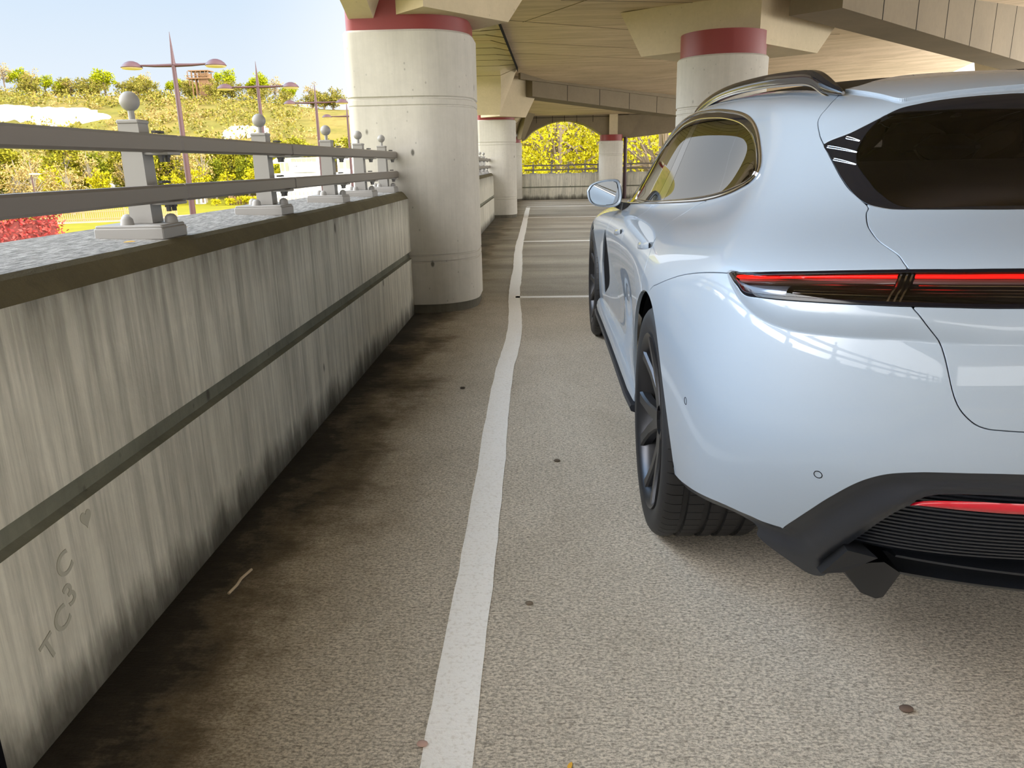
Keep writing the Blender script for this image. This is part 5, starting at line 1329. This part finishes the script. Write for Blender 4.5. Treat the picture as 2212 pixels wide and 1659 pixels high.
# ------------------------------------------------------------------ black rear apron
T_v = chain(SOUP, F('V', 1, 0), F('B', -1, .001), F('A', 1, 0))
T_v = T_v[~np.all(T_v[:, :, FI_['C']] > 7.2, axis=1)]
dI = dist_to_path(T_v[:, :, :3].reshape(-1, 3), on_surface(O['trim_inner'] + [(.3,-1.10,.5725),(0,-1.105,.5725)], 4)).reshape(T_v.shape[:2])
dB = np.abs(T_v[:, :, FI_['B']])
hol = .013 * np.exp(-((dB - .030) / .024) ** 2) + .012 * (1 - sstep(dI / .022)) + .002
T_v = T_v.copy(); T_v[:, :, :3] -= T_v[:, :, 3:6] * hol[:, :, None]
V, Fc, N = soup_mesh(T_v, True, flange=.05)
mesh_obj('rear_apron', V, Fc, black_plastic, car, 42)
def y_surf(w, z, d=0.0):
    h = BV0.ray_cast(Vector((w, -3, z)), Vector((0, 1, 0)))[0]
    return (h.y if h else -.6) + d
ws = np.linspace(-.74, .74, 121)
V = []; zs = []; z = .585
while z > .412:
    zs += [(z, 0.0), (z - .0048, .0085), (z - .0050, .0), ]; z -= .0095
for zz, dd in zs:
    for w in ws: V.append((w, y_surf(abs(w), max(zz, .36), .040) + dd, zz - .035 * (1 - (w / .74) ** 2) * .45))
n = len(ws)
Fc = [(r * n + i, r * n + i + 1, (r + 1) * n + i + 1, (r + 1) * n + i) for r in range(len(zs) - 1) for i in range(n - 1)]
mesh_obj('grille', V, Fc, black_plastic, car, 25)
for s in (-1, 1):
    up = catmull(O['reflector'] + [(.30,-1.09,.560),(.12,-1.095,.556),(.06,-1.096,.548)], 4); lo = catmull(O['reflector_low'] + [(.30,-1.085,.534),(.12,-1.09,.534),(.06,-1.092,.538)], 4)
    def rs(P, k):
        L = np.concatenate([[0], np.cumsum(np.linalg.norm(np.diff(P, axis=0), axis=1))]); L /= L[-1]
        return np.stack([np.interp(k, L, P[:, i]) for i in range(3)], 1)
    k = np.linspace(0, 1, 50); U, W_ = rs(up, k), rs(lo, k); V = []
    for r in range(5):
        for p in U * (1 - r / 4) + W_ * (r / 4): V.append((s * p[0], p[1] + .024 - .006 * math.sin(PI * r / 4), p[2]))
    mesh_obj('rear_reflector', V, [(r * 50 + i, r * 50 + i + 1, (r + 1) * 50 + i + 1, (r + 1) * 50 + i) for r in range(4) for i in range(49)], red_reflector, car, 60)
# diffuser: dark tunnel, blade lip, floor lip and two fins
def sweep(name, sect, wmax, m, n=61, lift=lambda w: 0.0, adv=lambda w: 0.0):
    ws = np.linspace(-wmax, wmax, n); V = []; k = len(sect)
    for w in ws:
        for y, z in sect: V.append((w, y + adv(w), z + lift(w)))
    Fc = [(i * k + j, i * k + (j + 1) % k, (i + 1) * k + (j + 1) % k, (i + 1) * k + j) for i in range(n - 1) for j in range(k)]
    Fc += [tuple(range(k)), tuple((n - 1) * k + j for j in range(k - 1, -1, -1))]
    return mesh_obj(name, V, Fc, m, car, 35)
droop = lambda w: .018 * (abs(w) / .62) ** 2
arc = lambda w: .10 * (abs(w) / .62) ** 2.5
sweep('diffuser_tunnel', [(-.965,.392),(-.945,.392),(-.86,.372),(-.84,.30),(-.80,.30),(-.80,.405),(-.92,.42)], .645, black_gloss, lift=droop, adv=arc)
sweep('diffuser_blade', [(-.955,.346),(-.952,.340),(-.90,.330),(-.84,.330),(-.84,.345),(-.92,.349)], .575, black_plastic, lift=droop, adv=arc)
sweep('diffuser_lip', [(-.925,.296),(-.915,.286),(-.85,.268),(-.78,.268),(-.78,.30),(-.88,.300)], .585, black_plastic, lift=droop, adv=arc)
for s in (-1, 1):
    V = [(.690,-.885,.342),(.645,-.925,.373),(.622,-.925,.374),(.575,-.90,.335),(.690,-.60,.33),(.56,-.60,.33),
         (.632,-.862,.268),(.606,-.875,.262),(.590,-.872,.264),(.635,-.60,.25),(.585,-.60,.25)]
    Fc = [(0, 1, 6), (1, 2, 7, 6), (2, 3, 8, 7), (0, 6, 9, 4), (3, 5, 10, 8), (6, 7, 8, 10, 9), (0, 4, 5, 3, 2, 1)]
    mesh_obj('diffuser_fin', [(s * a, b, c) for a, b, c in V], Fc, fin_black, car, 30)
    V = [(.722,-.872,.318),(.700,-.935,.405),(.652,-.960,.402),(.690,-.905,.340),(.715,-.70,.30),(.68,-.70,.40)]
    Fc = [(0, 1, 2, 3), (0, 4, 5, 1), (3, 2, 5, 4), (0, 3, 4), (1, 5, 2)]
    mesh_obj('diffuser_side_plate', [(s * a, b, c) for a, b, c in V], Fc, fin_black, car, 20)
# floor pan between the wheels
MB().box((0, 1.55, .245), (1.40, 4.0, .05), bev=.02).build('underbody', gap_black, car)

# ------------------------------------------------------------------ wheels
def tyre_mb(hw, R):
    prof = [(.268, -hw * .80), (.272, -hw * .93), (.292, -hw * .985), (.318, -hw), (.336, -hw * .985), (R - .010, -hw * .93), (R - .003, -hw * .86), (R, -hw * .78)]
    tread = [-.62, -.60, -.51, -.49, -.20, -.18, -.09, -.07, .13, .15, .24, .26, .50, .52, .61, .63]
    for i, t in enumerate(tread): prof.append((R if i % 4 in (0, 3) else R - .008, t * hw))
    full = prof + [(r, -z) for r, z in prof[:8]][::-1]
    mb = MB(); V = []; P = 64; ang = []
    for k in range(P):
        for f, cut in ((0, 0), (.93, 0), (.935, 1), (.995, 1)): ang.append(((k + f) * 2 * PI / P, cut))
    m = len(full)
    for a, cut in ang:
        for j, (r, z) in enumerate(full):
            sh = 6 <= j <= 8 or m - 9 <= j <= m - 7
            rr = r - (.0045 if cut and sh else 0) - (.0035 if cut and 8 < j < m - 9 and r > R - .004 else 0)
            V.append((z, rr * math.cos(a), rr * math.sin(a)))
    N = len(ang)
    Fc = [(i * m + j, i * m + j + 1, ((i + 1) % N) * m + j + 1, ((i + 1) % N) * m + j) for i in range(N) for j in range(m - 1)]
    return mb.add(V, Fc)
RX = Matrix.Rotation(-PI / 2, 4, 'Y')              # lathe axis z -> -x, outwards on the left
def make_wheel(hw, R, y, s):
    wl = empty('wheel', (-.816 if y < 1 else -.822, y, WHEEL_Z - (.362 - R)), 0, car)
    tyre_mb(hw, R).build('tyre', rubber, wl, 28)
    o = hw * .975
    rim = MB().lathe([(.262, -.11), (.255, -.10), (.238, -.05), (.236, .04), (.247, o - .035), (.258, o - .012), (.270, o - .001), (.275, o + .002), (.276, o - .006), (.270, o - .02), (.268, -.11)], 72, RX)
    rim.build('rim', rim_metal, wl, 30)
    sp = MB()
    for k in range(5):
        base = 2 * PI * k / 5 + .62
        for d in (-1, 1):
            prev = None; V = []
            st = [(.045, d * .20, .026, .034, .020), (.10, d * .15, .023, .032, .026), (.17, d * .20, .020, .022, .032), (.225, d * .26, .019, .012, .034), (.256, d * .29, .022, .006, .034), (.268, d * .30, .024, .006, .030)]
            for r, da, hwid, z, dep in st:
                a = base + da; c, sn = math.cos(a), math.sin(a); tx, ty = -sn, c
                top = o - z
                for u, zz in ((-hwid, top - dep), (-hwid, top - .008), (-hwid * .72, top), (hwid * .72, top), (hwid, top - .008), (hwid, top - dep)):
                    V.append(RX @ Vector((r * c + u * tx, r * sn + u * ty, zz)))
            Fc = [(i * 6 + j, i * 6 + (j + 1) % 6, (i + 1) * 6 + (j + 1) % 6, (i + 1) * 6 + j) for i in range(5) for j in range(6)] + [tuple(range(5, -1, -1)), tuple(30 + j for j in range(6))]
            sp.add(V, Fc)
        # small web that ties the pair together near the hub
        a = base; c, sn = math.cos(a), math.sin(a)
        sp.add([RX @ Vector((r * c - w * sn, r * sn + w * c, z)) for z in (o - .075, o - .052) for r, w in ((.04, -.012), (.15, -.022), (.15, .022), (.04, .012))], [(0, 1, 2, 3), (7, 6, 5, 4), (0, 4, 5, 1), (1, 5, 6, 2), (2, 6, 7, 3), (3, 7, 4, 0)])
    sp.build('spokes', rim_metal, wl, 25)
    MB().lathe([(0, o - .042), (.030, o - .042), (.034, o - .046), (.060, o - .052), (.072, o - .066), (.072, o - .10), (0, o - .10)], 40, RX).build('hub', rim_metal, wl, 30)
    for k in range(5):
        a = 2 * PI * k / 5 + .62 + PI / 5
        MB().lathe([(0, .012), (.008, .012), (.0095, .008), (.0095, 0)], 6, RX @ Matrix.Translation((.05 * math.cos(a), .05 * math.sin(a), o - .056))).build('wheel_bolt', black_plastic, wl, 25)
    MB().lathe([(.08, .035), (.195, .035), (.197, .030), (.197, .004), (.195, 0), (.08, 0)], 64, RX, closed=True).build('brake_disc', steel, wl, 30)
    MB().lathe([(.125, .062), (.205, .062), (.215, .05), (.215, -.02), (.125, -.02)], 14, RX, .5, 1.5, closed=True).build('brake_caliper', gap_black, wl, 30)
    if s > 0:
        wl.location.x *= -1; wl.rotation_euler = (0, 0, PI)
    ln = MB().lathe([(.10, .55), (.392, .55), (.402, .60), (.402, .950 if y < 1 else .935), (.398, .950 if y < 1 else .935), (.396, .62), (.38, .565), (.10, .565)], 56, Matrix.Translation((0, y, WHEEL_Z + .004)) @ RX, -1.58, 1.85)
    lo = ln.build('wheel_arch_liner', gap_black, car, 40)
    if s > 0: lo.scale.x = -1
for s in (-1, 1):
    make_wheel(.150, .358, WHEEL_Y[0], s)
    make_wheel(.138, .360, WHEEL_Y[1], s)

# ------------------------------------------------------------------ sills, vents, handles, mirrors, rails
for s in (-1, 1):
    def mir(L): return [(s * x, y, z) for x, y, z in L]
    def loft(name, secs, m, closed=True, ang=35, parent=car):
        k = len(secs[0]); V = [p for q in secs for p in mir(q)]
        Fc = [(i * k + j, i * k + (j + 1) % k, (i + 1) * k + (j + 1) % k, (i + 1) * k + j) for i in range(len(secs) - 1) for j in range(k if closed else k - 1)]
        Fc += [tuple(range(k - 1, -1, -1)), tuple((len(secs) - 1) * k + j for j in range(k))]
        return mesh_obj(name, V, Fc, m, parent, ang)
    ys = [.46, .62, .9, 1.4, 1.9, 2.3, 2.46]; ws_ = [.950, .956, .955, .953, .953, .955, .950]
    sk = loft('side_skirt', [[(w - .05, y, .33), (w - .012, y, .325), (w, y, .305), (w + .004, y, .278), (w - .03, y, .262), (w - .08, y, .262)] for w, y in zip(ws_, ys)], paint)
    loft('skirt_blade', [[(w - .09, y, .262), (w + .012, y, .262), (w + .018, y, .252), (w + .012, y, .238), (w - .05, y, .215), (w - .10, y, .215)] for w, y in zip(ws_, ys)], black_plastic, parent=sk)
    # air outlet behind the front wheel
    T = chain(SOUP, F('VENT', 1, -.004)); V, Fc, N = soup_mesh(T, False, offset=-.03)
    if s > 0: V = V * [-1, 1, 1]; N = N * [-1, 1, 1]; Fc = Fc[:, ::-1]
    mesh_obj('side_air_outlet', V, Fc, black_gloss, car, 40, N)
    for k, yc, zc in (('handle_a', 1.44, .815), ('handle_b', .40, .857)):
        base = []
        for i in range(13):
            y = yc - .12 + .24 * i / 12; z = zc + .012 - .024 * i / 12
            h = BV0.ray_cast(Vector((3, y, z)), Vector((-1, 0, 0)))[0]; base.append((h.x, y, z))
        prof = lambda p, e: [(p[0] - .012, p[1], p[2] - .015), (p[0] + .004 * e, p[1], p[2] - .013), (p[0] + .010 * e, p[1], p[2] - .005), (p[0] + .010 * e, p[1], p[2] + .007), (p[0] + .003 * e, p[1], p[2] + .015), (p[0] - .012, p[1], p[2] + .016)]
        hd = loft('door_handle', [prof(p, .35 + .65 * math.sin(PI * (i + .5) / 13) ** .6) for i, p in enumerate(base)], paint)
        p = base[0]
        MB().add(mir([(p[0] + .0015, p[1] - .030, p[2] - .010), (p[0] + .004, p[1] - .002, p[2] - .015), (p[0] + .004, p[1] - .002, p[2] + .014), (p[0] + .0015, p[1] - .026, p[2] + .012)]), [(0, 1, 2, 3)]).build('handle_recess', gap_black, hd, 0)
    # mirror
    ol = [(1.046,.995),(1.040,.955),(1.022,.926),(.985,.911),(.930,.906),(.893,.910),(.868,.928),(.860,.965),(.866,1.010),(.875,1.040),(.892,1.050),(.93,1.050),(.985,1.042),(1.025,1.024)]
    ol = catmull([(w, z, 0) for w, z in ol] + [(ol[0][0], ol[0][1], 0)], 4)[:-1, :2]
    cx, cz = .958, .978
    ring = lambda y, k, dx=0: [(cx + (w - cx) * k + dx, y, cz + (z - cz) * k) for w, z in ol]
    secs = [ring(1.975, .84), ring(1.958, .88), ring(1.945, .95), ring(1.950, 1.0), ring(1.985, 1.02), ring(2.04, .97, -.004), ring(2.085, .80, -.010), ring(2.112, .48, -.016), ring(2.118, .1, -.02)]
    mh = loft('wing_mirror', secs, paint, ang=50)
    gl = [(x, y - .16 * (x - cx) - .05 * (z - cz), z) for x, y, z in ring(1.964, .872)]
    MB().add(mir(gl), [tuple(range(len(gl)))]).build('mirror_glass', mirror_mat, mh, 0)
    MB().add(mir(ring(1.969, .872) + ring(1.9695, .83)), [(i, (i + 1) % len(gl), len(gl) + (i + 1) % len(gl), len(gl) + i) for i in range(len(gl))]).build('glass_border', gap_black, mh, 0)
    loft('mirror_arm', [[(.905, 1.985, .925), (.905, 2.06, .925), (.895, 2.055, .90), (.885, 1.985, .898)], [(.86, 1.98, .93), (.86, 2.08, .93), (.85, 2.08, .885), (.845, 1.98, .88)], [(.815, 1.98, .925), (.815, 2.10, .92), (.80, 2.10, .87), (.80, 1.98, .87)]], black_gloss, parent=mh)
    # triangular cover inside the front corner of the side glass
    # roof rail: low glossy bar on two feet
    rp = catmull([(.574,-.34,1.293),(.577,-.25,1.315),(.580,-.15,1.345),(.582,.0,1.360),(.584,.3,1.378),(.586,.7,1.390),(.584,1.05,1.385),(.578,1.35,1.362),(.570,1.50,1.335),(.566,1.58,1.318)], 6)
    secs = []
    for i, p in enumerate(rp):
        e = min(1, (i + .6) / 8, (len(rp) - i - .4) / 8) ** .6; h, w = .018 * e, .017 * e
        secs.append([(p[0] + w * a, p[1], p[2] + h * b - .004) for a, b in ((-.8, -1), (.8, -1), (1, -.4), (.9, .5), (.5, 1), (-.5, 1), (-.9, .5), (-1, -.4))])
    rr = loft('roof_rail', secs, black_gloss, ang=50)
    MB().tube(mir([(p[0] + .012, p[1], p[2] - .022) for p in rp[3:-3]]), .0032, 6).build('bright_strip', chrome, rr)
    for a, b in ((1.38, 1.52),):
        zt = 1.318 if a < 0 else 1.335
        MB().box((s * .572, (a + b) / 2, zt - .008), (.022, b - a, .045), bev=.006).build('rail_foot', black_plastic, rr, 30)

# ------------------------------------------------------------------ cabin seen through the glass
cb = MB()
cb.box((0, .30, .80), (1.24, .16, .62), bev=.06)
sb = cb.build('rear_seat_back', seat_fabric, car)
V = []
for y, z in ((-.80, 1.022), (-.55, 1.055), (-.25, 1.09), (.05, 1.118), (.24, 1.128), (.24, 1.09), (-.80, 1.0)):
    hw = .60 + .05 * max(0, min(1, (y + .8) / .5)); V += [(-hw, y, z - .015), (-hw * .6, y, z), (hw * .6, y, z), (hw, y, z - .015)]
mesh_obj('boot_cover', V, [(i * 4 + j, ((i + 1) % 7) * 4 + j, ((i + 1) % 7) * 4 + j + 1, i * 4 + j + 1) for i in range(7) for j in range(3)], seat_fabric, car, 40)
MB().box((0, .62, .58), (1.24, .55, .16), bev=.06).build('rear_seat_cushion', seat_dark, car)
for x in (-.40, 0, .40):
    MB().box((x, .30, 1.165), (.25 if x else .2, .09, .15 if x else .08), bev=.035).build('head_restraint', seat_dark, car, 40)
for x in (-.38, .38):
    st = MB().box((x, 1.36, .85), (.50, .14, .66), bev=.06).build('front_seat', seat_dark, car, 40)
    MB().box((x, 1.37, 1.20), (.27, .11, .17), bev=.05).build('seat_head', seat_dark, st, 40)
    MB().box((x, 1.68, .50), (.50, .55, .16), bev=.06).build('seat_cushion', seat_dark, st, 40)
MB().box((0, 2.35, .86), (1.35, .45, .08), bev=.03).build('dashboard', seat_dark, car)
wh = MB().lathe([(.175, -.012), (.188, 0), (.175, .012), (.163, 0)], 32, Matrix.Translation((.38, 2.05, .90)) @ Matrix.Rotation(PI / 2 - .35, 4, 'X'), closed=True).build('steering_wheel', seat_dark, car, 40)
MB().box((0, 1.93, 1.20), (.22, .03, .07), bev=.012).build('inner_mirror', gap_black, car)
